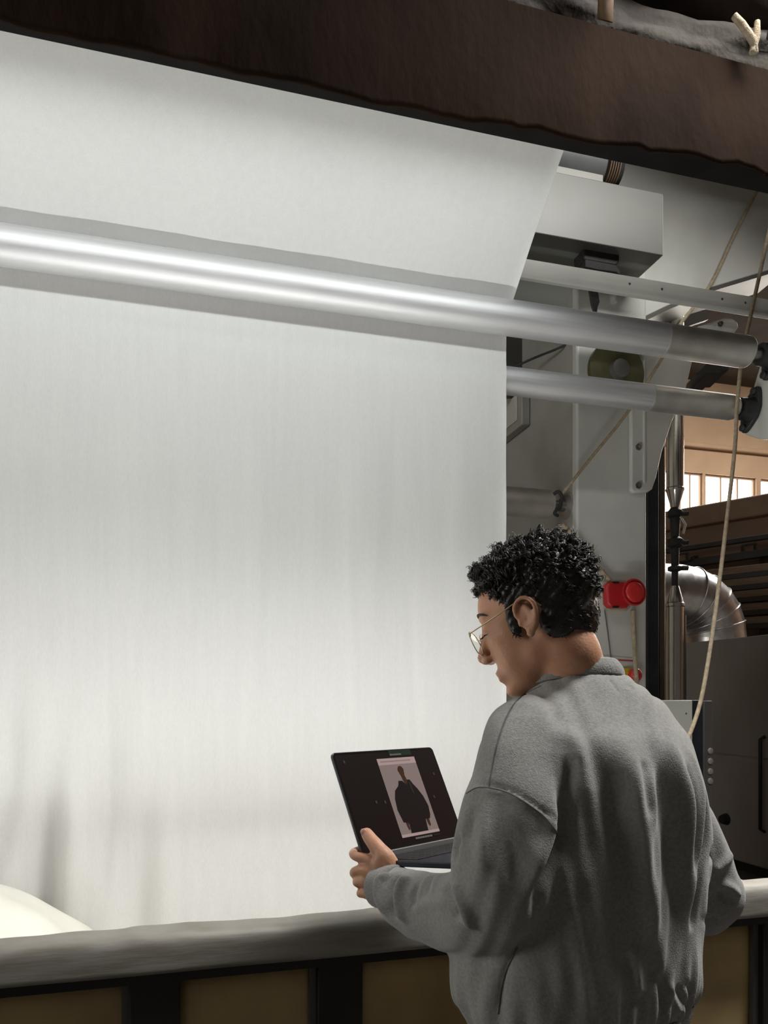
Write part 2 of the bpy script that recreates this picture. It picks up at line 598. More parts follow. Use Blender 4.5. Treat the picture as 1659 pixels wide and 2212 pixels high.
HEM_M = [mp(atp(x, y, PF))[0] for x, y in hem_px]
HEM_Z = [atp(x, y, PF).z for x, y in hem_px]
felt_top = 3.352
NM, NZ = 260, 22
front, back = [], []
for i in range(NM + 1):
    m = -1.9 + 5.1 * i / NM
    zh = felt_hem(m) + 0.003 * math.sin(m * 17 + 3 * math.sin(m * 5.3)) + 0.002 * math.sin(m * 61 + 4 * math.sin(m * 7)) * math.sin(m * 3.1)
    rowf = []
    for k in range(NZ + 1):
        t = k / NZ
        z = felt_top + (zh - felt_top) * t
        wav = 0.005 * math.sin(m * 9 + 3.5 * math.sin(m * 2.3)) + 0.003 * math.sin(m * 23 + 2 * math.sin(m * 5))
        p = PF + wav * (t ** 1.6) - 0.01 * t * math.sin(t * 3)
        rowf.append(W(m, p, z))
    top = [W(m, PF + 0.16 - 0.16 * k / 4, felt_top + 0.006 * math.sin(k)) for k in range(4)]
    front.append(top + rowf)
fb = MB().grid(front)
felt = build('brown_felt_cover', fb, M_BROWNCLOTH, smooth=60)
sm = felt.modifiers.new('solid', 'SOLIDIFY')
sm.thickness = 0.006
tag(felt, 'dusty brown felt strip with ragged hem draped over the black beam', 'felt cover')

# rolled dusty canvas lying on the beam top, tied with a strap and a rope knot
def lumpy_roll(name, m0, m1, p, z, r, mat, seed, parent=None, n=28, k=70, amp=0.14):
    rg = random.Random(seed)
    ph = [rg.uniform(0, 6) for _ in range(8)]
    rings = []
    for i in range(k + 1):
        t = i / k
        m = m0 + (m1 - m0) * t
        row = []
        for j in range(n):
            a = 2 * math.pi * j / n
            rr = r * (1 + amp * math.sin(3 * a + ph[0] + m * 5) * math.sin(m * 4 + ph[1]) + amp * 0.6 * math.sin(5 * a + ph[2] - m * 9) + 0.35 * amp * math.sin(9 * a + m * 23 + ph[3]))
            if i in (0, k):
                rr *= 0.75
            row.append(W(m, p + rr * math.cos(a) + 0.02 * math.sin(m * 3 + ph[4]), z + rr * math.sin(a) * 0.9 + 0.015 * math.sin(m * 4 + ph[5])))
        rings.append(row)
    return build(name, MB().rings(rings), mat, parent, smooth=70)


cr = thing('canvas_roll', 'dusty grey canvas roll lying along the top of the brown felt', 'canvas roll', W(1.3, 1.97, felt_top))
lumpy_roll('roll', 0.45, 3.1, 1.975, felt_top + 0.098, 0.085, M_DUSTROLL, 3, cr)
tr_ = lumpy_roll('brown_tarp_bundle', 0.3, 3.2, 2.01, felt_top + 0.40, 0.225, M_TARP, 9, amp=0.10, n=36)
tag(tr_, 'big dark brown tarpaulin bundle resting above the grey canvas roll', 'tarpaulin')
for o_ in (tr_,):
    pass
# strap over both rolls
ms = mp(atp(1345, 40, 1.80))[0]
sp = []
for a in np.linspace(-2.6, 0.4, 14):
    sp.append((1.99 + 0.262 * math.sin(a), felt_top + 0.34 + 0.275 * math.cos(a)))
stp = MB()
rows = []
for (pp, zz) in sp:
    rows.append([W(ms - 0.024 + 0.03 * (zz - 3.7), pp - 0.012, zz), W(ms + 0.024 + 0.03 * (zz - 3.7), pp - 0.012, zz)])
lo = [[W(ms - 0.035, 1.868, felt_top + 0.015), W(ms + 0.013, 1.868, felt_top + 0.015)], [W(ms - 0.03, 1.872, felt_top + 0.09), W(ms + 0.018, 1.872, felt_top + 0.09)]]
stp.grid(lo + rows[1:])
strap = build('strap', stp, material('brown_webbing', (0.14, 0.085, 0.045), 0.8, 0, var=0.2, vscale=30), smooth=60)
so = strap.modifiers.new('solid', 'SOLIDIFY')
so.thickness = 0.004
tag(strap, 'brown webbing strap with a black mark around the tarpaulin bundle', 'strap')
mk = MB()
mk.box(0, 0, 0, 0, 0, 0)
mk = MB(W)
for k_ in range(3):
    mk.box(ms - 0.010 + 0.003 * k_, ms + 0.006 + 0.003 * k_, 1.735, 1.738, 3.62 + 0.018 * k_, 3.63 + 0.018 * k_)
mk.box(ms - 0.003, ms + 0.002, 1.735, 1.738, 3.615, 3.675)
mk.v = [v - W(0, 0, 0) for v in mk.v]
build('printed_mark', mk, M_BLACK, strap)
knot = thing('knotted_rope', 'tan rope end knotted around the canvas roll', 'rope', W(2.35, 1.85, felt_top))
km = mp(atp(1622, 120, 1.84))[0]
kt = MB()
kt.tube([W(km - 0.055, 1.845, felt_top + 0.105), W(km - 0.035, 1.835, felt_top + 0.075), W(km, 1.83, felt_top + 0.03), W(km + 0.012, 1.835, felt_top + 0.0)], [0.010, 0.011, 0.012, 0.009], 8)
kt.tube([W(km + 0.022, 1.84, felt_top + 0.10), W(km + 0.012, 1.83, felt_top + 0.05), W(km, 1.835, felt_top + 0.0)], [0.009, 0.011, 0.010], 8)
build('knot', kt, M_ROPE, knot, smooth=60)
build('hanging_line', MB().tube([W(km + 0.03, 1.80, felt_top + 0.02), W(km + 0.045, 1.765, felt_top + 0.2), W(km + 0.05, 1.74, felt_top + 0.36), W(km + 0.055, 1.73, felt_top + 0.6)], 0.010, 8), M_TARP, knot, smooth=60)

# tube lamp behind the beam (its light is set at the top)
lamp = thing('tube_lamp', 'long tube lamp fixed behind the black beam', 'lamp', W(0.1, 2.06, 3.24))
build('housing', MB(W).box(-1.25, 1.45, 2.005, 2.06, 3.14, 3.18), M_WHITE, lamp, bevel=0.005)
build('tube', MB().tube([W(-1.2, 2.03, 3.132), W(1.4, 2.03, 3.132)], 0.006, 10), M_LAMP, lamp, smooth=60)

# ------------------------------------------------------------------ rollers
C1 = (2.67, CAMZ + 1.473)
R1 = 0.065
C2 = (2.80, CAMZ + 1.286)
R2 = 0.055
ME = 1.2466  # right edge of the cloth


def roller(name, label, p, z, r, m0, m1, mend, shaft_r, shaft_len, rounded=0.012):
    t = thing(name, label, 'roller', W((m0 + m1) / 2, p, z - r))
    ax = W(1, 0, 0) - W(0, 0, 0)
    build('barrel', MB().lathe(W(m0, p, z), ax, [(0, r * 0.9), (0.006, r), (mend - m0, r)], 64, True), M_ALU, t, smooth=40)
    pr = [(0, r * 1.004), (0.003, r * 1.012), (0.012, r * 1.012), (0.016, r * 0.998)]
    L = m1 - mend
    pr += [(L - rounded * 1.6, r * 0.998)]
    for k in range(1, 7):
        a = k / 6 * math.pi / 2
        pr.append((L - rounded * 1.6 + rounded * 1.6 * math.sin(a), r * 0.998 - rounded + rounded * math.cos(a)))
    build('end_sleeve', MB().lathe(W(mend, p, z), ax, pr, 64), M_ALU_END, t, smooth=40)
    build('shaft', MB().lathe(W(m1, p, z), ax, [(-0.01, shaft_r * 1.25), (0.012, shaft_r * 1.25), (0.013, shaft_r), (shaft_len, shaft_r)], 32), M_SHAFT, t, smooth=40)
    return t


mE1 = mp(atp(1616, 756, C1[0]))[0]
mW1 = mp(atp(1430, 732, C1[0]))[0]
mE2 = mp(atp(1590, 880, C2[0]))[0]
mW2 = mp(atp(1400, 860, C2[0]))[0]
roller('guide_roller', 'long shiny aluminium roller crossing in front of the white cloth', C1[0], C1[1], R1, -1.8, mE1, mW1, 0.026, 0.12)
roller('guide_roller', 'aluminium roller just behind the cloth, lower of the two right ends', C2[0], C2[1], R2, -1.8, mE2, mW2, 0.024, 0.12, 0.022)
# third small roller low behind the cloth
c3 = atp(1150, 1087, 3.30)
m3, p3, z3 = mp(c3)
m3e = mp(atp(1188, 1090, 3.30))[0]
r3 = 31 / 1600 * c3.y
t3 = thing('guide_roller', 'short dull roller end showing beside the column behind the cloth', 'roller', W(m3, p3, z3 - r3))
axm = W(1, 0, 0) - W(0, 0, 0)
build('barrel', MB().lathe(W(-1.2, p3, z3), axm, [(0, r3), (m3e + 1.2 - 0.012, r3), (m3e + 1.2, r3 - 0.01)], 48), M_ALU_END, t3, smooth=40)
build('shaft', MB().lathe(W(m3e, p3, z3), axm, [(0, 0.022), (0.05, 0.022), (0.052, 0.03), (0.075, 0.03)], 24), M_SHAFT, t3, smooth=40)
build('bearing_flange', MB().lathe(W(m3e + 0.075, p3, z3), axm, [(0, 0.035), (0.012, 0.05), (0.014, 0.068), (0.03, 0.068)], 32), M_ALU_END, t3, smooth=40)

# hidden turning roller above the beam
build_r0 = thing('guide_roller', 'upper turning roller hidden behind the brown felt', 'roller', W(0, 2.2, 3.3))
build('barrel', MB().lathe(W(-1.5, 2.195, 3.39), axm, [(0, 0.05), (3.4, 0.05)], 32), M_ALU, build_r0, smooth=40)

# ------------------------------------------------------------------ white cloth
def sheet_profile():
    pr = []
    # bottom (inside trough) to roller 2
    ps = C1[0] + R1 + 0.004
    for z in np.linspace(0.50, C2[1], 92):
        pr.append((ps, z))
    # round the back of roller 1: tangent line from roller 2 front to roller 1 back
    r = R1 + 0.004
    pb = (C1[0] + r, C1[1] - 0.02)
    for t in np.linspace(0.08, 0.92, 10):
        e = t
        pr.append((ps + (pb[0] - ps) * e, C2[1] + (pb[1] - C2[1]) * t))
    nx, nz = 0.601, 0.799
    a1 = math.atan2(nz, nx)
    for t in np.linspace(0, 1, 10):
        a = a1 * t
        pr.append((C1[0] + r * math.cos(a), C1[1] + r * math.sin(a)))
    q0 = pr[-1]
    L = 0.60
    for t in np.linspace(0.02, 1, 40):
        pr.append((q0[0] - nz * L * t, q0[1] + nx * L * t))
    q1 = pr[-1]
    # over the turning roller and away
    c0 = (q1[0] - nx * 0.053 + 0, q1[1] - nz * 0.053)
    for t in np.linspace(0.08, 1, 9):
        a = a1 + (math.pi - a1 - 1.6) * 0
        pr.append((q1[0] - 0.05 * math.sin(t * 2.4) * 0.9, q1[1] + 0.055 * (1 - math.cos(t * 2.4))))
    q2 = pr[-1]
    for t in np.linspace(0.05, 1, 14):
        pr.append((q2[0] + 0.95 * t, q2[1] + 1.0 * t))
    return pr


PROF = sheet_profile()
ms_ = np.linspace(-1.35, ME, 240)
ms_ = np.concatenate([ms_[:-1], np.linspace(ms_[-2], ME, 5)[1:]])
rows = []
zi0 = C2[1]
for (p, z) in PROF:
    row = []
    for m in ms_:
        dp = 0
        dz = 0
        if z < zi0 and p > 2.7:
            h = zi0 - z
            e = min(1, h / 0.5)
            low = max(0, min(1, (1.75 - z) / 0.9))
            left = max(0, min(1, (0.15 - m) / 0.9))
            # fine hanging folds
            dp += e * (0.0018 * math.sin(m * 17 + 0.6 * math.sin(z * 1.7)) + 0.0010 * math.sin(m * 31 + z * 0.8 + 1.1) + 0.0005 * math.sin(m * 57 + 2.2 * math.sin(z * 1.1)))
            # long soft creases
            for (mc, wd, am) in ((0.02, 0.018, -0.005), (0.30, 0.025, 0.004), (0.62, 0.02, -0.003), (-0.25, 0.02, 0.005), (0.85, 0.02, 0.003)):
                x = (m - mc - 0.06 * (1.6 - z) * mc) / wd
                dp += am * math.exp(-x * x) * max(0, min(1, (2.2 - z) / 0.6))
            # fabric gathering into folds toward the lower left
            g = low * left
            dp -= g * 0.06 + g * (0.062 * math.sin(m * 21 + z * 2.4) + 0.034 * math.sin(m * 39 - z * 4 + 0.7)) * (0.4 + 0.6 * low)
            if z < 0.95:
                dp -= (0.95 - z) * 0.25 * (0.4 + 0.6 * math.sin(m * 2.2 + 1) ** 2)
        if 2.5 < z < C1[1] and p > 2.7:
            dp -= 0.005 * math.exp(-((z - C2[1]) / 0.035) ** 2)
        if z > C1[1]:
            if p > 2.0:
                dz += 0.0025 * math.sin(m * 9 + p * 6) + 0.0012 * math.sin(m * 23 - p * 4)
        ed = (m - (ME - 0.035)) / 0.035
        if ed > 0:
            wv = 0.5 + 0.5 * math.sin(z * 17 + 3 * p)
            dp -= 0.010 * ed ** 2 * (0.3 + wv) * (1.6 if z > C1[1] else 0.35)
        row.append(W(m, p + dp, z + dz))
    rows.append(row)
sheet = build('white_cloth_sheet', MB().grid(rows), M_SHEET, smooth=80, recalc=False)
tag(sheet, 'wide white cotton cloth hanging from the rollers down into the trough', 'cloth')

# heap of folded cloth at the bottom left inside the trough
hp = []
for i in range(61):
    u = i / 60
    row = []
    for j in range(61):
        v = j / 60
        m = -1.35 + 1.35 * u
        p = 1.93 + 0.78 * v
        hgt = 0.52 + 0.455 * max(0, 1 - ((u - 0.30) / 0.53) ** 2) ** 0.55 * max(0, 1 - ((v - 0.55) / 0.62) ** 2) ** 0.6
        hgt += 0.012 * math.sin(9 * u + 7 * v) + 0.008 * math.sin(22 * v - 6 * u + 1) + 0.005 * math.sin(31 * u + 9 * v)
        row.append(W(m, p, hgt))
    hp.append(row)
heap = build('cloth_heap', MB().grid(hp), material('cream_cotton', (0.72, 0.71, 0.64), 0.9, 0, var=0.03, vscale=8, bump=0.05, bscale=300), smooth=80)
so = heap.modifiers.new('solid', 'SOLIDIFY')
so.thickness = 0.01
tag(heap, 'cream white heap of folded cloth inside the trough at the lower left', 'cloth heap')

# fixture added for the trough fill, out of view (its light is set at the top)
tl2 = thing('trough_fill_lamp', 'added fill lamp hidden inside the trough behind the rail', 'lamp', W(0.0, 1.85, 0.47))
build('housing', MB(W).box(-1.45, 1.45, 1.805, 1.875, 0.79, 0.82), material('white_lamp_housing', (0.6, 0.6, 0.58), 0.5), tl2, bevel=0.004)
build('tube', MB().tube([W(-1.4, 1.84, 0.828), W(1.4, 1.84, 0.828)], 0.007, 10), M_LAMP, tl2, smooth=60)
for m_l in (-1.3, 0.0, 1.3):
    build('bracket', MB(W).box(m_l - 0.02, m_l + 0.02, 1.803, 1.83, 0.60, 0.80), M_DGREY, tl2)

# ------------------------------------------------------------------ trough with rail, posts, panels
ZR = 0.915
trough = thing('cloth_trough', 'steel trough with rounded metal rail, black posts and brown panels', 'trough', W(0.2, 1.8, 0))
# rail: rounded profile swept along the machine
prof = []
for (p, z, r_) in ((1.80, ZR, 0.012), (1.718, ZR - 0.002, 0.034), (1.712, ZR - 0.088, 0.016), (1.80, ZR - 0.088, 0.01)):
    prof.append((p, z, r_))


def round_poly(pts, seg=6):
    out = []
    n = len(pts)
    for i in range(n):
        p0, p1, p2 = Vector(pts[i - 1][:2]), Vector(pts[i][:2]), Vector(pts[(i + 1) % n][:2])
        r = pts[i][2]
        a = p1 + (p0 - p1).normalized() * r
        b = p1 + (p2 - p1).normalized() * r
        for k in range(seg + 1):
            t = k / seg
            out.append(((1 - t) ** 2) * a + 2 * t * (1 - t) * p1 + t * t * b)
    return out


rp = round_poly(prof)
rings = []
bumps = [(-0.12, 0.008), (0.10, -0.002), (0.44, 0.007), (0.9, 0.004), (1.3, 0.005)]
for i in range(181):
    m = -1.5 + 3.16 * i / 180
    dz = 0.0012 * math.sin(m * 21) + 0.0008 * math.sin(m * 47)
    for (mc, a) in bumps:
        dz += a * 0.5 * (math.tanh((m - mc) / 0.012) - math.tanh((m - mc - 0.14) / 0.02)) * 0.5
    rings.append([W(m, q.x + (0.0015 * math.sin(m * 15) if q.x < 1.75 else 0), q.y + (dz if q.y > ZR - 0.03 else 0)) for q in rp])
build('rail', MB().rings(rings), M_RAIL, trough, smooth=50)
build('sub_rail', MB(W).box(-1.5, 1.66, 1.735, 1.79, ZR - 0.112, ZR - 0.088), M_BLACK, trough)
PM = [-0.063 + 0.426 * k for k in range(-3, 5)]
for m in PM:
    build('post', MB(W).box(m - 0.055, m + 0.055, 1.742, 1.80, 0.0, ZR - 0.11), M_BLACK, trough, bevel=0.004)
for a, b in zip(PM[:-1], PM[1:]):
    # glossy panel, slightly bowed
    g = []
    for i in range(13):
        u = i / 12
        g.append([W(a + 0.05 + (b - a - 0.10) * u, 1.786 + 0.006 * math.sin(math.pi * u) * math.sin(math.pi * k / 10) + 0.0015 * math.sin(9 * u + k), 0.12 + (ZR - 0.115 - 0.12) * k / 10) for k in range(11)])
    o = build('panel', MB().grid(g), M_PANEL, trough, smooth=80)
    x = o.modifiers.new('solid', 'SOLIDIFY')
    x.thickness = 0.004
    f_ = MB(W)
    f_.box(b - 0.072, b - 0.0555, 1.765, 1.782, 0.1, ZR - 0.115)
    build('panel_edge', f_, M_DGREY, trough)
build('bottom_channel', MB(W).box(-1.5, 1.66, 1.745, 1.80, 0.04, 0.12), M_BLACK, trough)
build('trough_floor', MB(W).box(-1.5, 1.66, 1.80, 3.05, 0.45, 0.47), M_STEEL, trough)
build('back_wall', MB(W).box(-1.5, 1.66, 3.03, 3.05, 0.47, 0.80), M_STEEL, trough)
build('end_wall', MB(W).box(1.635, 1.66, 1.80, 3.05, 0.0, 0.866), M_GREY, trough)
build('end_ledge', MB(W).box(1.36, 1.66, 1.80, 2.75, 0.855, 0.868), M_LEDGE, trough, bevel=0.003)
build('end_rim', MB(W).box(1.615, 1.66, 1.80, 2.75, 0.868, 0.880), M_LEDGE, trough, bevel=0.003)
build('end_brace', MB(W).box(1.36, 1.375, 1.80, 2.75, 0.47, 0.855), M_GREY, trough)

# ------------------------------------------------------------------ right-hand machine frame
PC = 3.2
mL, mR = mp(atp(1246, 1000, PC))[0], mp(atp(1397, 1000, PC))[0]
zct = atp(1246, 728, PC).z
colm = thing('machine_column', 'grey-white steel column of the machine frame right of the cloth', 'column', W((mL + mR) / 2, PC + 0.4, 0))
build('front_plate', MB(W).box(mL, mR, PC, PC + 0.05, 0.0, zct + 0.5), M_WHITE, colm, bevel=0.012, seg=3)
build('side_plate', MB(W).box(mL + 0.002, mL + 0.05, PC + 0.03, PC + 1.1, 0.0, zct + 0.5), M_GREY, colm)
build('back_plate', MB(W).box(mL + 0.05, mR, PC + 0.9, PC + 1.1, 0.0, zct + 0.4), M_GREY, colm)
# recessed box, bracket on the side plate
jb = pm0 = mL - 0.03
jx = MB(W)
zj0, zj1 = atm(1120, 938, mL).z, atm(1120, 866, mL).z
pj0, pj1 = mp(atm(1145, 900, mL))[1], mp(atm(1085, 900, mL))[1]
jbx = thing('junction_box', 'pale junction box on the shaded side of the column', 'junction box', W(mL - 0.03, pj0, zj0))
build('box', MB(W).box(mL - 0.05, mL, pj0, pj1, zj0, zj1), M_GREY, jbx, bevel=0.006)
build('cover', MB(W).box(mL - 0.058, mL - 0.05, pj0 + 0.05, pj1, zj0 + 0.04, zj1 - 0.005), M_WHITE, jbx, bevel=0.003)
zb0, zb1 = atm(1105, 775, mL).z, atm(1105, 715, mL).z
pb0, pb1 = mp(atm(1112, 760, mL))[1], mp(atm(1080, 760, mL))[1]
sb = MB(W).box(mL - 0.02, mL, pb0 + 0.06, pb1, zb0, zb1).box(mL - 0.02, mL, pb0, pb0 + 0.07, zb0, zb0 + 0.06)
tag(build('small_bracket', sb, M_WHITE, bevel=0.003), 'small white angle bracket at the top of the shaded column side', 'bracket')

# gusset plate with bolts in front of the column
gp = [(1364, 1058), (1364, 742), (1505, 742), (1482, 840), (1452, 911), (1431, 974), (1418, 1030), (1410, 1056), (1400, 1063), (1370, 1064)]
gus = thing('gusset_plate', 'pale bolted gusset plate on the column front under the rollers', 'plate', atp(1390, 1064, PC - 0.03))
build('plate', MB().prism([atp(x, y, PC - 0.03) for x, y in gp], W(0, 0.028, 0)), M_WHITE, gus, bevel=0.008, seg=3)
rib = MB(W)
gm = mp(atp(1391, 900, PC - 0.03))[0]
rib.box(gm - 0.006, gm + 0.006, PC - 0.038, PC - 0.028, atp(1391, 1050, PC).z, atp(1391, 760, PC).z)
build('edge_fold', rib, M_WHITE, gus, bevel=0.003)
for y in (966, 1049, 772):
    c = atp(1379, y, PC - 0.03)
    ax = W(0, -1, 0)
    build('bolt', MB().lathe(c, ax, [(0, 0.017), (0.004, 0.017), (0.005, 0.011), (0.014, 0.011)], 6), M_SHAFT, gus)

# upper plate with diagonal lower edge
PU = 3.30
up = [(1040, 700), (1366, 697), (1443, 660), (1533, 622), (1700, 572), (2300, 480), (2300, 100), (1040, -60)]
upl = thing('upper_frame_plate', 'large off-white steel plate of the upper machine frame', 'plate', atp(1400, 700, PU))
build('plate', MB().prism([atp(x, y, PU) for x, y in up], W(0, 0.03, 0)), M_WHITE, upl, bevel=0.004)
dl = [(1366, 697), (1443, 660), (1533, 622), (1700, 572)]
g = []
for x, y in dl:
    a = atp(x, y, PU)
    g.append([a + W(0, 0.0, 0), a + W(0, 0.22, -0.02)])
o = build('under_flange', MB().grid(g), material('shaded_flange_paint', (0.085, 0.08, 0.072), 0.5, 0, var=0.1), upl)  # underside shade put into the flange and web colour
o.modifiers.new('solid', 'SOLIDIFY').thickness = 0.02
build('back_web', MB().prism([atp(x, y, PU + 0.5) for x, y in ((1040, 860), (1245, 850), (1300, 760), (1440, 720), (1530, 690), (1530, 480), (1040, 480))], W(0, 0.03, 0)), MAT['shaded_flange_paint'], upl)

# box beam and angle rail
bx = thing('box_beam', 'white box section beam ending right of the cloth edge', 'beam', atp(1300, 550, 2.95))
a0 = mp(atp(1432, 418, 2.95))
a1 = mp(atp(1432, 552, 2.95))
build('box', MB(W).box(0.6, a0[0], 2.95, 3.26, a1[2], a0[2]), material('box_beam_shade_paint', (0.155, 0.158, 0.143), 0.45, 0, var=0.06, vscale=5), bx, bevel=0.004)  # white box colour darkened to hold down the lamp light on it
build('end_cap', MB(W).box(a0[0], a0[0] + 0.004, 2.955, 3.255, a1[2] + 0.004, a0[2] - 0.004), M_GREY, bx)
ar = thing('angle_rail', 'white angle iron rail running below the box beam', 'rail', atp(1400, 640, 2.88))
c0 = mp(atp(1400, 603, 2.88))
c1_ = mp(atp(1400, 646, 2.88))
build('web', MB(W).box(0.6, 3.3, 2.88, 2.89, c1_[2] + 0.014, c0[2]), M_WHITE, ar, bevel=0.002)
build('lip', MB(W).box(0.6, 3.3, 2.868, 2.89, c1_[2], c1_[2] + 0.014), M_WHITE, ar, bevel=0.002)
build('top_flange', MB(W).box(0.6, 3.3, 2.89, 2.96, c0[2] - 0.008, c0[2]), M_GREY, ar, bevel=0.002)
for x in (1360, 1430, 1560, 1610):
    c = atp(x, 0, 2.88)
    mm = mp(c)[0]
    build('rivet', MB().lathe(W(mm, 2.88, (c0[2] + c1_[2]) / 2 + 0.01), W(0, -1, 0), [(0, 0.006), (0.003, 0.004)], 10), M_SHAFT, ar)

# grey motor above the box beam
mo = thing('drive_motor', 'grey finned drive motor sitting on top of the white box beam', 'motor', atp(1255, 395, 3.05))
ma0, ma1 = mp(atp(1180, 360, 3.05))[0], mp(atp(1298, 360, 3.05))[0]
zc = atp(1255, 345, 3.05).z
build('housing', MB().lathe(W(ma0, 3.08, zc), axm, [(0, 0.10), (0.01, 0.112), (ma1 - ma0 - 0.01, 0.112), (ma1 - ma0, 0.10)], 40), material('motor_grey', (0.16, 0.165, 0.17), 0.45, 0.1, var=0.15), mo, smooth=40)
for k in range(5):
    build('fin', MB().lathe(W(ma1 + 0.012 + 0.014 * k, 3.08, zc), axm, [(0, 0.105 - 0.004 * k), (0.006, 0.105 - 0.004 * k)], 32), M_BOARD, mo, smooth=40)
build('core', MB().lathe(W(ma1, 3.08, zc), axm, [(0, 0.08), (0.10, 0.075)], 24), M_RAG, mo, smooth=40)
build('foot', MB(W).box(ma0 + 0.02, ma1 - 0.02, 3.0, 3.16, a0[2] + 0.001, zc - 0.09), M_GREY, mo)

# black clamp under the box beam and a hanging greasy rag
cl = thing('black_clamp', 'black greasy clamp hanging below the white box beam', 'clamp', atp(1300, 595, 3.0))
build('block', MB().prism([atp(x, y, 3.0) for x, y in ((1260, 532), (1339, 540), (1338, 566), (1330, 573), (1262, 561))], W(0, 0.09, 0)), M_RAG, cl, bevel=0.006)
build('jaw', MB().prism([atp(x, y, 2.99) for x, y in ((1265, 560), (1331, 572), (1340, 585), (1340, 594), (1331, 588), (1290, 583), (1264, 577))], W(0, 0.06, 0)), M_RAG, cl, bevel=0.004)
rg_ = [(1270, 606), (1289, 609), (1296, 652), (1292, 662), (1290, 676), (1286, 681), (1283, 672), (1278, 655)]
tag(build('greasy_rag', MB().prism([atp(x, y, 2.891) for x, y in rg_], W(0, 0.012, 0)), M_RAG, bevel=0.003), 'black pointed greasy rag hanging under the angle rail', 'rag')
tag(build('stub_pipe', MB().tube([atp(1326, 605, 2.91), atp(1325, 654, 2.91)], 0.016, 12), M_GREY, smooth=50), 'short grey stub pipe beside the hanging black rag', 'pipe')

# swing arm above the first roller end
sa = thing('swing_arm', 'pale swing arm with rounded bolted end above the roller end', 'lever', atp(1590, 715, 2.95))
pa = [(1440, 742), (1492, 709), (1566, 686), (1585, 687), (1596, 696), (1596, 708), (1588, 718), (1574, 724), (1530, 730), (1500, 745)]
build('arm', MB().prism([atp(x, y, 2.92) for x, y in pa], W(0, 0.05, 0)), M_WHITE, sa, bevel=0.012, seg=3)
build('bolt', MB().lathe(atp(1555, 700, 2.92), W(0, -1, 0), [(0, 0.014), (0.004, 0.014), (0.005, 0.009), (0.013, 0.009)], 6), M_SHAFT, sa)
dkp = [(1440, 662), (1600, 660), (1600, 700), (1440, 745)]
# olive hand wheel behind the rollers
hw = thing('hand_wheel', 'dark olive hand wheel partly hidden behind the two rollers', 'wheel', atp(1330, 850, 3.08))
cw = atp(1335, 800, 3.08)
rw = 66 / 1600 * cw.y
build('disc', MB().lathe(cw, W(0, 1, 0), [(0, rw * 0.9), (0.004, rw), (0.03, rw), (0.034, rw * 0.9)], 48), M_OLIVE, hw, smooth=40)
build('hub', MB().lathe(cw, W(0, -1, 0), [(0, rw * 0.32), (0.03, rw * 0.30), (0.036, rw * 0.22)], 32), M_DGREY, hw, smooth=40)

# bearing plate with two flanged bearings at the roller ends
MBP = mp(atp(1613, 885, C2[0]))[0] + 0.035
bpz = lambda x, y: atm(x, y, MBP)
pl = [(2.81, C2[1] + 0.08), (2.85, C2[1] + 0.02), (2.875, C2[1] - 0.05), (2.85, C2[1] - 0.095), (2.77, C2[1] - 0.14), (2.69, C2[1] - 0.17), (2.55, C2[1] - 0.20), (2.30, C2[1] - 0.20), (2.30, C1[1] + 0.06), (2.74, C1[1] + 0.06), (2.76, C1[1] + 0.0)]
bp_ = thing('bearing_plate', 'pale curved side plate carrying the black bearings at the right edge', 'plate', W(MBP, 2.6, C2[1] - 0.2))
build('plate', MB().prism([W(MBP, p, z) for p, z in pl], W(0.05, 0, 0)), M_WHITE, bp_, bevel=0.006)
build('edge_band', MB().tube([W(MBP + 0.0, p, z) for p, z in ((2.70, C2[1] - 0.172), (2.66, C2[1] - 0.08), (2.64, C2[1] + 0.02))], 0.006, 8), M_GREY, bp_, smooth=50)
for (p, z, lab, tilt) in ((C1[0], C1[1], 'black flanged bearing at the end of the front shiny roller', 0.5), (C2[0] - 0.0, C2[1], 'black flanged bearing at the end of the lower roller', 0.45)):
    b = thing('flange_bearing', lab, 'bearing', W(MBP - 0.03, p, z - 0.05), 'bearings at the roller ends')
    build('hub', MB().lathe(W(MBP - 0.052, p, z), axm, [(-0.03, 0.040), (-0.026, 0.047), (0.012, 0.050), (0.036, 0.058)], 32), M_CAST, b, smooth=40)
    fl = []
    for k in range(40):
        a = 2 * math.pi * k / 40
        rx = 0.052 + 0.048 * abs(math.cos(a)) ** 3
        u, v = rx * math.cos(a), min(0.056, rx) * math.sin(a)
        # long axis runs up toward the camera
        ca, sa_ = math.cos(math.pi / 2 + tilt), math.sin(math.pi / 2 + tilt)
        fl.append(W(MBP - 0.022, p + u * ca - v * sa_, z + u * sa_ + v * ca))
    build('flange', MB().prism(fl, W(0.022, 0, 0)), M_CAST, b, bevel=0.004)
    for s_ in (-1, 1):
        ca, sa_ = math.cos(math.pi / 2 + tilt), math.sin(math.pi / 2 + tilt)
        build('bolt', MB().lathe(W(MBP - 0.022, p + s_ * 0.078 * ca, z + s_ * 0.078 * sa_), -axm, [(0, 0.017), (0.012, 0.017), (0.015, 0.012)], 12), M_CAST, b, smooth=40)

# ------------------------------------------------------------------ posts and pipes right of the column
def vpost(name, label, x0, x1, y0, p, mat, depth=0.06, z0=0.0, cat='post'):
    a, b = mp(atp(x0, y0, p)), mp(atp(x1, y0, p))
    return tag(build(name, MB(W).box(a[0], b[0], p, p + depth, z0, a[2]), mat, bevel=0.006), label, cat)


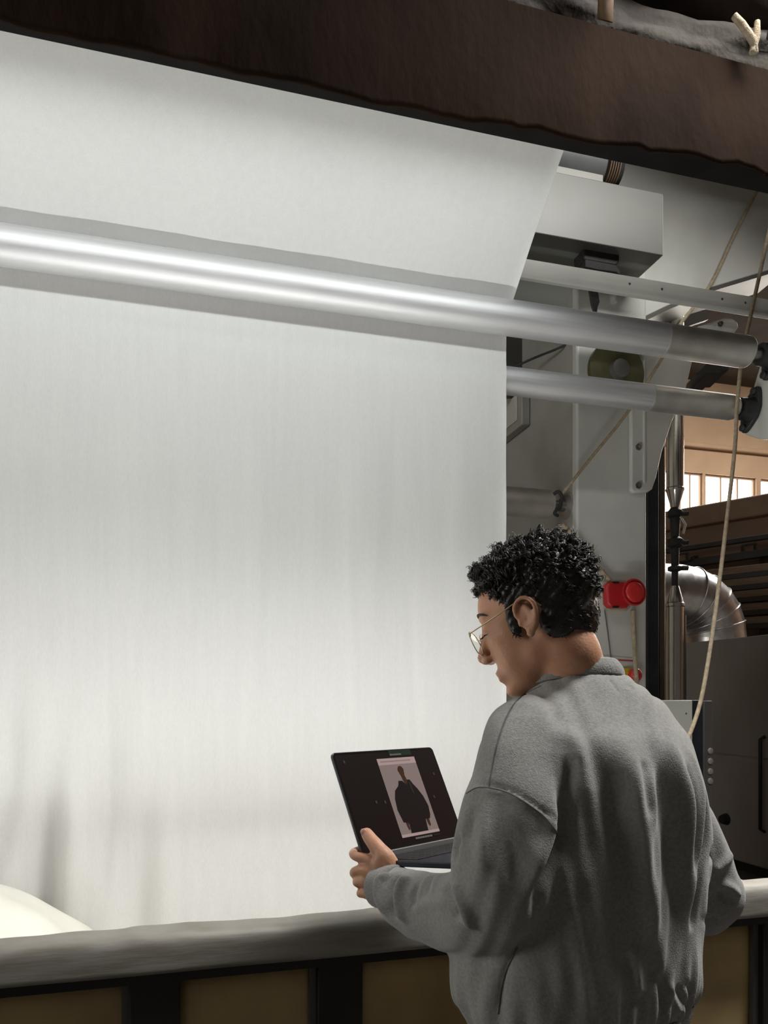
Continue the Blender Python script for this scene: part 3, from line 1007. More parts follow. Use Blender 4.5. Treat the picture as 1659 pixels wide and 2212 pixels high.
vpost('navy_post', 'dark navy steel post standing right against the column', 1399, 1424, 900, 3.30, M_NAVY, 0.08)
vpost('brown_post', 'narrow brown steel strip beside the navy post', 1425.5, 1437, 770, 3.34, material('brown_post_paint', (0.10, 0.075, 0.052), 0.45, 0.2, var=0.15), 0.05)
PP = 3.62
pipe = thing('steam_pipe', 'vertical stainless pipe with cones and a dark valve beside the navy post', 'pipe', atp(1458, 1700, PP))
pc = atp(1458, 1300, PP)
mm, _, _ = mp(pc)
pxm = pc.y / 1600
zy = lambda y: atp(1458, y, PP).z
up_ax = Vector((0, 0, 1))
build('upper_pipe', MB().lathe(W(mm, PP, 0), up_ax, [(zy(1098), 8 * pxm), (zy(1062), 18 * pxm), (zy(1060), 19.5 * pxm), (zy(1056), 19.5 * pxm), (zy(1054), 18 * pxm), (zy(760), 18 * pxm), (zy(640), 18 * pxm)], 32), M_STEEL, pipe, smooth=30)
build('clamp_ring', MB().lathe(W(mm, PP, 0), up_ax, [(zy(946), 18.6 * pxm), (zy(941), 18.6 * pxm)], 32), M_STEEL, pipe, smooth=30)
build('lower_pipe', MB().lathe(W(mm, PP, 0), up_ax, [(0.0, 18 * pxm), (zy(1312), 18 * pxm), (zy(1310), 20 * pxm), (zy(1304), 20 * pxm), (zy(1302), 18 * pxm), (zy(1266), 8 * pxm)], 32), M_STEEL, pipe, smooth=30)
build('valve_stem', MB().lathe(W(mm, PP, 0), up_ax, [(zy(1270), 7 * pxm), (zy(1235), 7 * pxm), (zy(1232), 15 * pxm), (zy(1225), 15 * pxm), (zy(1222), 8 * pxm), (zy(1185), 9 * pxm), (zy(1180), 16 * pxm), (zy(1166), 17 * pxm), (zy(1160), 9 * pxm), (zy(1120), 11 * pxm), (zy(1116), 16 * pxm), (zy(1104), 15 * pxm), (zy(1095), 7 * pxm)], 24), M_CAST, pipe, smooth=30)
for y in (1110, 1172, 1228):
    build('handle_nut', MB().lathe(W(mm + 0.03, PP - 0.02, zy(y)), W(1, -0.3, 0), [(0, 0.014), (0.035, 0.014)], 6), M_CAST, pipe)
build('side_loop', MB().tube([W(mm + 0.01, PP - 0.03, zy(1118)), W(mm + 0.045, PP - 0.03, zy(1135)), W(mm + 0.03, PP - 0.03, zy(1155))], 0.008, 8), M_ALU_END, pipe, smooth=50)
# thin conduit with bright edge left of the pipe
tag(build('conduit_pipe', MB().tube([atp(1431, 800, 3.75), atp(1431, 900, 3.75), W(mp(atp(1431, 900, 3.75))[0], 3.75, 0.0)], 0.016, 14), M_STEEL, smooth=50), 'thin bright conduit pipe between brown strip and wide stainless pipe', 'pipe')
tag(build('dark_flue', MB().lathe(W(mp(atp(1466, 1400, 4.0))[0], 4.0, 0), up_ax, [(0, 0.045), (atp(1466, 1330, 4.0).z, 0.045)], 24), M_SHAFT, smooth=40), 'dark narrow flue standing behind the lower stainless pipe', 'pipe')

# ------------------------------------------------------------------ siren, emergency stop, label
sir = thing('alarm_siren', 'red alarm siren on a beige base plate fixed to the column', 'siren', atp(1335, 1320, PC))
bz = [(1304, 1266), (1309, 1256), (1318, 1251), (1352, 1252), (1362, 1260), (1363, 1310), (1355, 1320), (1318, 1320), (1309, 1312), (1304, 1300)]
build('base', MB().prism([atp(x, y, PC - 0.02) for x, y in bz], W(0, 0.02, 0)), M_BEIGE, sir, bevel=0.006)
rb = [(1311, 1263), (1318, 1256), (1358, 1256), (1362, 1262), (1362, 1308), (1356, 1313), (1320, 1313), (1313, 1303)]
build('body', MB().prism([atp(x, y, PC - 0.07) for x, y in rb], W(0, 0.05, 0)), M_RED, sir, bevel=0.012, seg=3)
hc = atp(1354, 1284, PC - 0.06)
hax = Vector((0.28, -0.95, 0.05)).normalized()
pxs = hc.y / 1600
build('horn', MB().lathe(hc, hax, [(-0.02, 17 * pxs), (0.025, 19 * pxs), (0.045, 27 * pxs), (0.055, 29 * pxs), (0.062, 29 * pxs), (0.064, 26 * pxs), (0.056, 25 * pxs)], 40), M_RED, sir, smooth=40)
build('cap', MB().lathe(hc, hax, [(0.05, 22 * pxs), (0.066, 22 * pxs), (0.071, 20 * pxs), (0.0725, 10 * pxs), (0.072, 0.5 * pxs)], 40), M_REDC, sir, smooth=50)
for (x, y) in ((1331, 1258), (1331, 1311)):
    build('slot', MB().prism([atp(x - 7, y - 2, PC - 0.073), atp(x + 7, y - 2, PC - 0.073), atp(x + 5, y + 2, PC - 0.073), atp(x - 5, y + 2, PC - 0.073)], W(0, 0.01, 0)), M_BLACK, sir)

lbp = thing('warning_label', 'white label plate with a red line on the column above the shoulder', 'label', atp(1325, 1500, PC))
build('plate', MB().prism([atp(x, y, PC - 0.006) for x, y in ((1285, 1414), (1369, 1422), (1369, 1500), (1285, 1500))], W(0, 0.006, 0)), M_LABEL, lbp)
build('red_line', MB().prism([atp(x, y, PC - 0.008) for x, y in ((1285, 1421), (1368, 1426), (1368, 1429), (1285, 1425))], W(0, 0.002, 0)), M_REDLINE, lbp)
es = thing('emergency_stop', 'red mushroom emergency stop button on a yellow base', 'button', atp(1360, 1480, PC - 0.01))
ec = atp(1355, 1457, PC - 0.007)
eax = Vector((0.45, -0.88, -0.08)).normalized()
build('base', MB().prism([atp(x, y, PC - 0.03) for x, y in ((1344, 1444), (1362, 1442), (1366, 1450), (1364, 1470), (1346, 1469))], W(0, 0.024, 0)), M_YELLOW, es, bevel=0.004)
build('collar', MB().lathe(ec, eax, [(0.0, 9 * pxs), (0.055, 9 * pxs)], 24), M_YELLOW, es, smooth=40)
build('button', MB().lathe(ec, eax, [(0.03, 12 * pxs), (0.05, 15 * pxs), (0.062, 15 * pxs), (0.07, 12 * pxs), (0.074, 5 * pxs), (0.0745, 0.3 * pxs)], 32), M_REDC, es, smooth=50)

# ------------------------------------------------------------------ ropes
def rope(name, label, pts, r, flat=None, mat=None, sub=6):
    P = [Vector(q) for q in pts]
    out = []
    for i in range(len(P) - 1):
        p0, p1, p2, p3_ = P[max(i - 1, 0)], P[i], P[i + 1], P[min(i + 2, len(P) - 1)]
        for k in range(sub):
            t = k / sub
            out.append(0.5 * ((2 * p1) + (p2 - p0) * t + (2 * p0 - 5 * p1 + 4 * p2 - p3_) * t * t + (3 * p1 - p0 - 3 * p2 + p3_) * t ** 3))
    out.append(P[-1])
    return tag(build(name, MB().tube(out, r, 10, flat=flat), mat or M_ROPE, smooth=60), label, 'rope')


pr_ = 2.744
rope('hanging_rope', 'long tan rope hanging down past the roller ends to the shoulder',
     [atp(1700, 330, pr_), atp(1657, 520, pr_), atp(1622, 680, pr_), atp(1603, 770, pr_), atp(1592, 880, 2.735), atp(1588, 960, 2.71), atp(1574, 1090, 2.68), atp(1552, 1270, 2.62), atp(1531, 1420, 2.58), atp(1512, 1520, 2.55), atp(1488, 1590, 2.5), atp(1462, 1640, 2.46)], 0.0085)
rope('slack_cord', 'tan cord slanting across the large upper plate', [atp(1640, 405, 3.27), atp(1590, 500, 3.27), atp(1535, 615, 3.27), atp(1470, 700, 3.27), atp(1434, 770, 3.2)], 0.009)
rope('tie_cord', 'thin tan cord slanting down to the small roller bearing', [atp(1434, 768, 3.10), atp(1356, 890, 3.12), atp(1280, 985, 3.14), atp(1212, 1070, 3.17)], 0.0075)
rope('shaft_lashing', 'black cord tied around the small roller shaft', [atp(1196, 1068, 3.17), atp(1206, 1062, 3.16), atp(1214, 1074, 3.16), atp(1209, 1092, 3.16), atp(1198, 1108, 3.16), atp(1205, 1114, 3.17)], 0.008, mat=M_RAG)
rope('flat_tape', 'flat tan tape running from the small bearing to the siren', [atp(1215, 1133, 3.17), atp(1232, 1150, 3.16), atp(1275, 1205, 3.16), atp(1318, 1254, 3.165)], 0.011)
rope('tape_tail', 'tan tape hanging straight down below the siren', [atp(1367, 1318, 3.16), atp(1370, 1380, 3.18), atp(1373, 1440, 3.12), atp(1376, 1490, 3.12)], 0.011)
rope('signal_wire', 'thin dark wire dropping from the siren toward the label', [atp(1306, 1318, 3.185), atp(1312, 1360, 3.185), atp(1320, 1425, 3.18), atp(1324, 1460, 3.18)], 0.003, mat=M_SHAFT)
rope('black_cable', 'thin black cable sagging across the shaded column side', [atp(1245, 735, 3.28), atp(1200, 755, 3.35), atp(1150, 775, 3.5), atp(1095, 800, 3.62)], 0.006, mat=M_CAST)

# ------------------------------------------------------------------ control cabinet by the column foot
cc = thing('control_cabinet', 'pale control cabinet with a dark door and four round indicators', 'cabinet', W(mp(atp(1450, 1600, 3.05))[0], 3.2, 0))
ca_, cb_, cd_ = mp(atp(1405, 1513, 3.05)), mp(atp(1496, 1513, 3.05)), mp(atp(1545, 1516, 3.05))
build('body', MB(W).box(ca_[0], cb_[0], 3.05, 3.18, 0, ca_[2]), M_WHITE, cc, bevel=0.004)
build('door', MB(W).box(cb_[0] + 0.003, cd_[0] - 0.05, 3.08, 3.25, 0, ca_[2]), M_NAVY, cc, bevel=0.004)
build('door_edge', MB(W).box(cd_[0] - 0.05, cd_[0], 3.07, 3.25, 0, ca_[2] - 0.003), M_DGREY, cc, bevel=0.004)
for y in (1622, 1644, 1666, 1687):
    c = atp(1534, y, 3.07)
    build('indicator', MB().lathe(c, W(0, -1, 0), [(0, 0.015), (0.004, 0.015), (0.006, 0.011)], 20), M_ALU_END, cc, smooth=40)
build('screw', MB().lathe(atp(1482, 1541, 3.05), W(0, -1, 0), [(0, 0.004), (0.003, 0.003)], 10), M_SHAFT, cc)

# ------------------------------------------------------------------ background: dark cabinet, duct elbow, rack
MC = 4.37
cab = thing('charcoal_machine', 'big charcoal machine cabinet standing on the floor at the right', 'cabinet', W(5.0, 4.7, 0))
zc_t = atm(1560, 1381, MC).z
ps_ = [(2.9, 4.02), (4.03, 4.78), (4.79, 5.62), (5.63, 6.3)]
build('carcass', MB(W).box(MC + 0.012, MC + 1.6, 2.9, 6.3, 0.09, zc_t - 0.004), M_CAB, cab)
zs_ = atm(1600, 1634, MC).z
for (p0, p1) in ((2.9, 4.70), (4.705, 6.3)):
    build('upper_panel', MB(W).box(MC, MC + 0.012, p0, p1, zs_ + 0.006, zc_t), M_CAB, cab, bevel=0.003)
    build('lower_panel', MB(W).box(MC, MC + 0.012, p0, p1, 0.10, zs_ - 0.006), M_CAB, cab, bevel=0.003)
hd = []
build('handle', MB().tube([W(MC - 0.0, 4.80, 1.12), W(MC - 0.04, 4.80, 1.10), W(MC - 0.04, 4.80, 0.40), W(MC, 4.80, 0.38)], 0.014, 10), M_BLACK, cab, smooth=50)
build('plinth', MB(W).box(MC + 0.06, MC + 1.5, 2.95, 6.25, 0.0, 0.09), M_BLACK, cab)
build('lever', MB().lathe(atm(1558, 1770, MC - 0.05), W(1, 0, 0), [(0, 0.035), (0.05, 0.05)], 16), M_BLACK, cab, smooth=40)

# galvanised duct elbow, built of gores
Yd = 6.9
ctr = at(1463, 1378, Yd)
Rout, Rin = 158 / 1600 * Yd, 30 / 1600 * Yd
Rc, rd = (Rout + Rin) / 2, (Rout - Rin) / 2
duct = thing('duct_elbow', 'galvanised segmented duct elbow entering the charcoal machine', 'duct', ctr + Vector((Rc, 0, -0.1)))
dx = Vector((0.97, 0.24, 0)).normalized()
dn = Vector((-dx.y, dx.x, 0))
NG = 6


def duct_ring(a, r, nseg=40):
    rad = dx * math.cos(a) + Vector((0, 0, 1)) * math.sin(a)
    c = ctr + rad * Rc
    return [c + rad * (r * math.cos(2 * math.pi * j / nseg)) + dn * (r * math.sin(2 * math.pi * j / nseg)) for j in range(nseg)]


for k in range(NG):
    a0_, a1_ = math.pi / 2 * (1 - k / NG), math.pi / 2 * (1 - (k + 1) / NG)
    # straight gore between two mitre planes
    r0, r1 = duct_ring(a0_, rd), duct_ring(a1_, rd)
    build('gore', MB().rings([r0, r1], cap=False), M_GALV, duct, smooth=60)
    if k:
        build('seam', MB().tube(duct_ring(a0_, rd + 0.004, 40) + [duct_ring(a0_, rd + 0.004, 40)[0]], 0.006, 6), M_GALV, duct, smooth=60)
inl = duct_ring(math.pi / 2, rd)
build('inlet_pipe', MB().rings([[q - dx * 1.6 for q in inl], inl], cap=False), M_GALV, duct, smooth=60)
outl = duct_ring(0, rd)
build('outlet_collar', MB().rings([outl, [q + Vector((0, 0, -0.06)) for q in outl]], cap=False), M_GALV, duct, smooth=60)

# storage rack with dark arms and long brown boards in front of the lower wall
def rackpt(x, y, Y):
    return at(x, y, Y)


rk = thing('storage_rack', 'dark steel storage rack against the brown wall at the right', 'rack', at(1640, 1900, 8.0))
RA, RB = at(1440, 1196, 8.6), at(1830, 1133, 7.25)
RB.z = RA.z
rd_ = (RB - RA).normalized()


def rbar(name, a, b, h, w, mat, parent):
    n = Vector((-rd_.y, rd_.x, 0))
    q_ = [a - n * w / 2, b - n * w / 2, b - n * w / 2 + Vector((0, 0, h)), a - n * w / 2 + Vector((0, 0, h))]
    return build(name, MB().prism(q_, n * w), mat, parent, bevel=0.004)


rbar('top_beam', RA, RB, 0.05, 0.08, M_RACK, rk)
R2a, R2b = at(1470, 1228, 8.5), at(1830, 1182, 7.2)
R2b.z = R2a.z
rbar('arm_beam', R2a, R2b, 0.08, 0.10, M_RACK, rk)
for (x, y, w_, h_, Y) in ((1474, 1204, 27, 17, 8.35), (1621, 1185, 27, 20, 7.95)):
    c = at(x, y, Y)
    ww, hh = w_ / 1600 * Y, h_ / 1600 * Y
    br = MB()
    for (u0, u1, v0, v1) in ((-.5, .5, .42, .58), (-.5, .5, -.58, -.42), (-.56, -.42, -.5, .5), (.42, .56, -.5, .5)):
        q_ = [c + rd_ * (ww * u0) + Vector((0, 0, hh * v0)), c + rd_ * (ww * u1) + Vector((0, 0, hh * v0)), c + rd_ * (ww * u1) + Vector((0, 0, hh * v1)), c + rd_ * (ww * u0) + Vector((0, 0, hh * v1))]
        br.prism(q_, Vector((0, 0.05, 0)))
    build('square_bracket', br, M_RACK, rk)
build('upright', MB().prism([at(1652, 1188, 8.0), at(1675, 1188, 8.0), Vector((*at(1675, 1188, 8.0).xy, 0.0)), Vector((*at(1652, 1188, 8.0).xy, 0.0))], Vector((0, 0.12, 0))), M_RACK, rk)
build('upright', MB().prism([at(1500, 1200, 8.5), at(1509, 1200, 8.5), Vector((*at(1509, 1200, 8.5).xy, 0.0)), Vector((*at(1500, 1200, 8.5).xy, 0.0))], Vector((0, 0.12, 0))), M_RACK, rk)
words = ['topmost', 'second', 'third', 'fourth', 'lowest']
for k, y in enumerate((1243, 1268, 1294, 1322, 1350)):
    a, b = at(1520, y + 4, 8.1), at(1830, y - 14, 7.15)
    b.z = a.z
    n = Vector((-rd_.y, rd_.x, 0))
    hgt = 0.075
    o = build('long_board', MB().prism([a, b, b + Vector((0, 0, hgt)), a + Vector((0, 0, hgt))], n * 0.12), M_BOARD, bevel=0.006)
    tag(o, '%s long brown board lying on the dark storage rack' % words[k], 'board', 'boards on the storage rack')
    ar_ = MB().prism([a + Vector((0, 0, -0.05)) + rd_ * 0.1, b + Vector((0, 0, -0.05)), b + Vector((0, 0, -0.002)), a + rd_ * 0.1 + Vector((0, 0, -0.002))], n * 0.10)
    build('shelf_arm', ar_, M_RACK, rk)


# dark bracket on a far roof beam, seen between the two roller ends
dbk = [(1500, 812), (1532, 780), (1574, 784), (1574, 799), (1556, 799), (1556, 806), (1530, 805)]
tag(build('roof_bracket', MB().prism([at(x, y, 5.2) for x, y in dbk], (0, 0.3, 0.0)), M_BLACK), 'black stepped steel bracket between the two roller ends', 'bracket')

# ------------------------------------------------------------------ laptop
LB = Vector((-0.0422, 1.5246, CAMZ - 0.3359))
yaw, lean = 0.7985, 0.4473
HD = Vector((math.cos(yaw), math.sin(yaw), -0.012)).normalized()
NH = Vector((math.sin(yaw), -math.cos(yaw), 0))
UPV = (Vector((0, 0, 1)) * math.cos(lean) - NH * math.sin(lean)).normalized()
SN = HD.cross(UPV).normalized()          # screen normal toward the viewer
if SN.dot(NH) < 0:
    SN = -SN
LW, LH = 0.334, 0.233
lap = thing('laptop', 'open dark grey laptop held up in front of the white cloth', 'laptop', LB + HD * LW / 2 + NH * 0.1 - Vector((0, 0, 0.02)))


def scr(u, v, d=0.0):
    return LB + HD * (u * LW) + UPV * (v * LH) + SN * d


def rrect(u0, u1, v0, v1, ru, rv, n=6):
    out = []
    for (cx, cy, a0) in ((u1 - ru, v1 - rv, 0), (u0 + ru, v1 - rv, 90), (u0 + ru, v0 + rv, 180), (u1 - ru, v0 + rv, 270)):
        for k in range(n + 1):
            a = math.radians(a0 + 90 * k / n)
            out.append((cx + ru * math.cos(a), cy + rv * math.sin(a)))
    return out


def flat_poly(uvs, d):
    m_ = MB()
    m_.add([scr(u, v, d) for u, v in uvs], [tuple(range(len(uvs)))])
    return m_


lid = build('lid', MB().prism([scr(u, v, -0.006) for u, v in rrect(0, 1, 0, 1, 0.035, 0.05)], SN * 0.006), M_LAPTOP, lap, bevel=0.0012)
scrn = build('screen', MB().prism([scr(u, v, 0.0) for u, v in rrect(0.006, 0.994, 0.02, 0.992, 0.03, 0.043)], SN * 0.0006), M_GLASSBLK, lap)
build('display', flat_poly(rrect(0.02, 0.98, 0.06, 0.97, 0.012, 0.018), 0.0008), M_SCR, scrn)
PU0, PU1, PV0, PV1 = 0.385, 0.765, 0.105, 0.905


def pan(u, t):
    return (PU0 + (PU1 - PU0) * u, PV1 - (PV1 - PV0) * t)


build('photo_panel', flat_poly(rrect(PU0, PU1, PV0, PV1, 0.008, 0.01), 0.0010), M_SCRBG, scrn)
build('header_bar', flat_poly([pan(0, 0.085), pan(1, 0.085), pan(1, 0.0), pan(0, 0.0)], 0.0012), M_SCRBAR, scrn)
build('footer_bar', flat_poly([pan(0, 1.0), pan(1, 1.0), pan(1, 0.965), pan(0, 0.965)], 0.0012), M_SCRBAR, scrn)
fig = [(0.37, 0.30), (0.46, 0.305), (0.56, 0.36), (0.60, 0.295), (0.67, 0.30), (0.72, 0.36), (0.80, 0.43), (0.88, 0.53), (0.93, 0.66), (0.90, 0.77), (0.86, 0.82), (0.74, 0.82), (0.72, 0.90), (0.71, 0.965), (0.26, 0.965), (0.28, 0.85), (0.22, 0.83), (0.15, 0.82), (0.10, 0.66), (0.13, 0.52), (0.20, 0.42), (0.32, 0.365)]
build('jacket_figure', flat_poly([pan(*q) for q in fig], 0.0013), M_SCRJKT, scrn)
hdp = [(0.52 + 0.085 * math.cos(a) * (1 if math.sin(a) > 0 else 0.8), 0.185 - 0.075 * math.sin(a)) for a in np.linspace(0, 2 * math.pi, 22)[:-1]]
build('figure_head', flat_poly([pan(*q) for q in hdp], 0.0014), M_SCRSKIN, scrn)
build('figure_neck', flat_poly([pan(0.47, 0.23), pan(0.57, 0.23), pan(0.60, 0.31), pan(0.555, 0.365), pan(0.49, 0.31)], 0.00145), M_SCRSKIN, scrn)
for (a, b, c_, d_) in ((0.20, 0.27, 0.83, 0.93), (0.75, 0.83, 0.82, 0.92)):
    build('figure_hand', flat_poly([pan(a, c_), pan(b, c_), pan(b - 0.005, d_ - 0.02), pan((a + b) / 2, d_), pan(a + 0.01, d_ - 0.04)], 0.00145), M_SCRSKIN, scrn)
build('jacket_zip', flat_poly([pan(0.625, 0.33), pan(0.645, 0.33), pan(0.665, 0.49), pan(0.64, 0.46)], 0.0015), screen_mat('screen_zip', (0.03, 0.028, 0.03), 0.8), scrn)


def txt(name, u0, u1, v, h, mat, n, seed):
    """soft illegible text line as small dashes"""
    rg = random.Random(seed)
    u = u0
    m_ = MB()
    while u < u1:
        w = rg.uniform(0.6, 1.6) * (u1 - u0) / n
        w = min(w, u1 - u)
        m_.add([scr(u, v, .0016), scr(u + w * 0.9, v, .0016), scr(u + w * 0.9, v + h, .0016), scr(u, v + h, .0016)], [(0, 1, 2, 3)])
        u += w
    return build(name, m_, mat, scrn)


build('tab_strip', flat_poly([(0.52, 0.925), (0.745, 0.925), (0.745, 0.985), (0.52, 0.985)], 0.0012), M_SCRGRN, scrn)
txt('caption', 0.525, 0.64, 0.932, 0.016, M_SCRTXT, 9, 1)
txt('caption', 0.66, 0.735, 0.934, 0.010, M_SCRTXT2 if False else M_SCRGRN, 6, 2)
txt('caption', 0.53, 0.74, 0.966, 0.010, M_SCRGRN, 12, 3)
txt('header_text', 0.41, 0.715, 0.866, 0.012, M_SCRTXT2, 14, 4)
txt('caption', 0.505, 0.675, 0.070, 0.018, M_SCRTXT, 10, 5)
txt('caption', 0.69, 0.755, 0.074, 0.010, M_SCRGRN, 5, 6)
for (u, v) in ((0.335, 0.47), (0.255, 0.48), (0.83, 0.46), (0.91, 0.70), (0.085, 0.90)):
    build('screen_dot', flat_poly([(u + 0.008 * math.cos(a), v + 0.017 * math.sin(a)) for a in np.linspace(0, 6.283, 9)[:-1]], 0.0015), screen_mat('screen_dot_pale', (0.045, 0.035, 0.035), 0.8), scrn)  # faint dots, slightly paler than the dark display
# base: hinge bar, deck, keyboard, trackpad
BS = Vector((0, 0, -1))


BT = math.radians(7.5)


def dk(u, d, h=0.0):
    return LB + HD * (u * LW) + NH * (d * math.cos(BT) - h * math.sin(BT)) + Vector((0, 0, h * math.cos(BT) + d * math.sin(BT)))


bpts = []
for (u, d) in rrect(0, 1, 0.002, LH + 0.004, 0.03, 0.009):
    bpts.append(dk(u, d, -0.016))
base = build('base', MB().prism(bpts, Vector((0, 0, 0.0115))), M_DECK, lap, bevel=0.002)
build('hinge_bar', MB().prism([dk(0.10, 0.006, -0.008), dk(0.90, 0.006, -0.008), dk(0.90, 0.006, 0.006), dk(0.10, 0.006, 0.006)], NH * 0.006), M_HINGE, lap, bevel=0.001)
kb = MB()
for r_ in range(6):
    for c_ in range(14):
        u0 = 0.06 + 0.88 * c_ / 14
        d0 = 0.025 + 0.018 * r_
        kb.prism([dk(u0, d0, -0.0045), dk(u0 + 0.055, d0, -0.0045), dk(u0 + 0.055, d0 + 0.0155, -0.0045), dk(u0, d0 + 0.0155, -0.0045)], Vector((0, 0, 0.0012)))
kbo = build('keyboard', kb, M_KEY, base)
kbo['kind'] = 'stuff'
build('trackpad', MB().prism([dk(0.32, 0.145, -0.0047), dk(0.68, 0.145, -0.0047), dk(0.68, 0.222, -0.0047), dk(0.32, 0.222, -0.0047)], Vector((0, 0, 0.0006))), M_LAPTOP, base)

# ------------------------------------------------------------------ person: frame
bth = math.radians(25)
SV = Vector((math.cos(bth), math.sin(bth), 0))     # toward the right shoulder
FV = Vector((-math.sin(bth), math.cos(bth), 0))    # facing direction of the chest
PC0 = Vector((0.362, 1.335, 0))
person = thing('person', 'person in grey sweatshirt and glasses, seen from behind, holding the open laptop', 'person', PC0 + FV * 0.02)

EVAL_TMP = []


def remesh(mb, voxel, smooth_it=2, lam=0.5):
    me = bpy.data.meshes.new('tmp')
    me.from_pydata([tuple(v) for v in mb.v], [], mb.f)
    fix_normals(me)
    o = bpy.data.objects.new('tmp', me)
    COL.objects.link(o)
    r = o.modifiers.new('r', 'REMESH')
    r.mode = 'VOXEL'
    r.voxel_size = voxel
    r.adaptivity = 0
    bpy.context.view_layer.update()
    dg = bpy.context.evaluated_depsgraph_get()
    out = bpy.data.meshes.new_from_object(o.evaluated_get(dg))
    bpy.data.objects.remove(o)
    n = len(out.vertices)
    V = np.zeros(n * 3)
    out.vertices.foreach_get('co', V)
    V = V.reshape(-1, 3)
    E_ = np.zeros(len(out.edges) * 2, dtype=np.int64)
    out.edges.foreach_get('vertices', E_)
    E_ = E_.reshape(-1, 2)
    return out, lap_smooth(V, E_, smooth_it, lam), E_


def lap_smooth(V, E_, it, lam=0.5, w=None):
    n = len(V)
    deg = np.bincount(E_.ravel(), minlength=n).astype(float)[:, None]
    deg[deg == 0] = 1
    for _ in range(it):
        acc = np.zeros_like(V)
        for k in range(3):
            acc[:, k] = np.bincount(E_[:, 0], weights=V[E_[:, 1], k], minlength=n) + np.bincount(E_[:, 1], weights=V[E_[:, 0], k], minlength=n)
        d = acc / deg - V
        V = V + lam * (d if w is None else d * w[:, None])
    return V


def set_co(me, V):
    me.vertices.foreach_set('co', np.ascontiguousarray(V, dtype=np.float64).ravel())
    me.update()


def vnormals(me):
    n = len(me.vertices)
    N = np.zeros(n * 3, dtype=np.float32)
    me.vertex_normals.foreach_get('vector', N)
    return N.reshape(-1, 3).astype(float)


def finish(name, me, mat, parent):
    o0 = np.array(ORG[parent.name])
    n = len(me.vertices)
    V = np.zeros(n * 3)
    me.vertices.foreach_get('co', V)
    set_co(me, V.reshape(-1, 3) - o0)
    me.polygons.foreach_set('use_smooth', [True] * len(me.polygons))
    me.materials.clear()
    me.materials.append(mat)
    me.name = name
    o = bpy.data.objects.new(name, me)
    COL.objects.link(o)
    o.parent = parent
    ORG[o.name] = Vector(o0)
    return o


def ring(c, a, d, n=40, ex=2.0, sv=None, fv=None, tilt=None):
    sv = sv or SV
    fv = fv or FV
    out = []
    for j in range(n):
        t = 2 * math.pi * j / n
        ct, st = math.cos(t), math.sin(t)
        cs = math.copysign(abs(ct) ** (2 / ex), ct)
        sn = math.copysign(abs(st) ** (2 / ex), st)
        out.append(Vector(c) + sv * (a * cs) + fv * (d * sn))
    return out


def spline(pts, rs, sub=5):
    P = [Vector(q) for q in pts]
    out, ro = [], []
    for i in range(len(P) - 1):
        p0, p1, p2, p3_ = P[max(i - 1, 0)], P[i], P[i + 1], P[min(i + 2, len(P) - 1)]
        for k in range(sub):
            t = k / sub
            out.append(0.5 * ((2 * p1) + (p2 - p0) * t + (2 * p0 - 5 * p1 + 4 * p2 - p3_) * t * t + (3 * p1 - p0 - 3 * p2 + p3_) * t ** 3))
            ro.append(rs[i] + (rs[i + 1] - rs[i]) * (t * t * (3 - 2 * t)))
    out.append(P[-1])
    ro.append(rs[-1])
    return out, ro


def limb(mb, pts, rs, n=20, sub=5):
    o_, r_ = spline(pts, rs, sub)
    # rounded ends
    d0 = (o_[0] - o_[1]).normalized()
    d1 = (o_[-1] - o_[-2]).normalized()
    o_ = [o_[0] + d0 * r_[0] * 0.6] + o_ + [o_[-1] + d1 * r_[-1] * 0.6]
    r_ = [r_[0] * 0.55] + r_ + [r_[-1] * 0.55]
    mb.tube(o_, r_, n)


# ------------------------------------------------------------------ joints
SH_L = at(1108, 1592, 1.245)
EL_L = at(1072, 1960, 1.215)
WR_L = at(840, 1916, 1.475)
SH_R = PC0 + SV * 0.142 + Vector((0, 0, 1.365))
EL_R = at(1531, 1930, 1.49)
WR_R = Vector((0.445, 1.66, 1.075))

# ------------------------------------------------------------------ head frame
th, ph = math.radians(25), math.radians(19)
FH = Vector((-math.cos(th), math.sin(th), 0))
LV = Vector((-math.sin(th), -math.cos(th), 0))
FX = (FH * math.cos(ph) - Vector((0, 0, 1)) * math.sin(ph)).normalized()
UX = (Vector((0, 0, 1)) * math.cos(ph) + FH * math.sin(ph)).normalized()
EARP = at(1131, 1337, 1.27)
H0 = EARP - LV * 0.076
HS = 1.0


def hp(x, y, z):
    return H0 + (FX * x + LV * y + UX * z) * HS


def hell(mb, c, r, rot=None, n=20, k=12):
    ax = [FX * r[0] * HS, LV * r[1] * HS, UX * r[2] * HS]
    if rot:  # rotate about LV (pitch) by angle
        q_ = Matrix.Rotation(rot, 3, LV)
        ax = [q_ @ a for a in ax]
    mb.ell(hp(*c), ax, n, k)


# ------------------------------------------------------------------ body (head, neck, torso core, arms, hands) as one skin
bd = MB()
# cranium and face
hell(bd, (-0.006, 0, 0.042), (0.098, 0.074, 0.086), n=32, k=20)
hell(bd, (0.036, 0, -0.020), (0.056, 0.058, 0.086), n=32, k=20)
hell(bd, (0.030, 0, -0.070), (0.048, 0.049, 0.044), rot=0.25, n=28, k=16)
for s_ in (-1, 1):
    hell(bd, (0.006, s_ * 0.042, -0.052), (0.030, 0.018, 0.034))
    hell(bd, (0.050, s_ * 0.038, -0.012), (0.028, 0.021, 0.024))
    hell(bd, (0.048, s_ * 0.031, -0.052), (0.028, 0.020, 0.036))
    hell(bd, (0.076, s_ * 0.031, 0.012), (0.013, 0.016, 0.011))
    hell(bd, (0.101, s_ * 0.0125, -0.036), (0.011, 0.008, 0.0085))
hell(bd, (0.069, 0, -0.104), (0.020, 0.024, 0.017))
hell(bd, (0.072, 0, 0.036), (0.020, 0.052, 0.016))
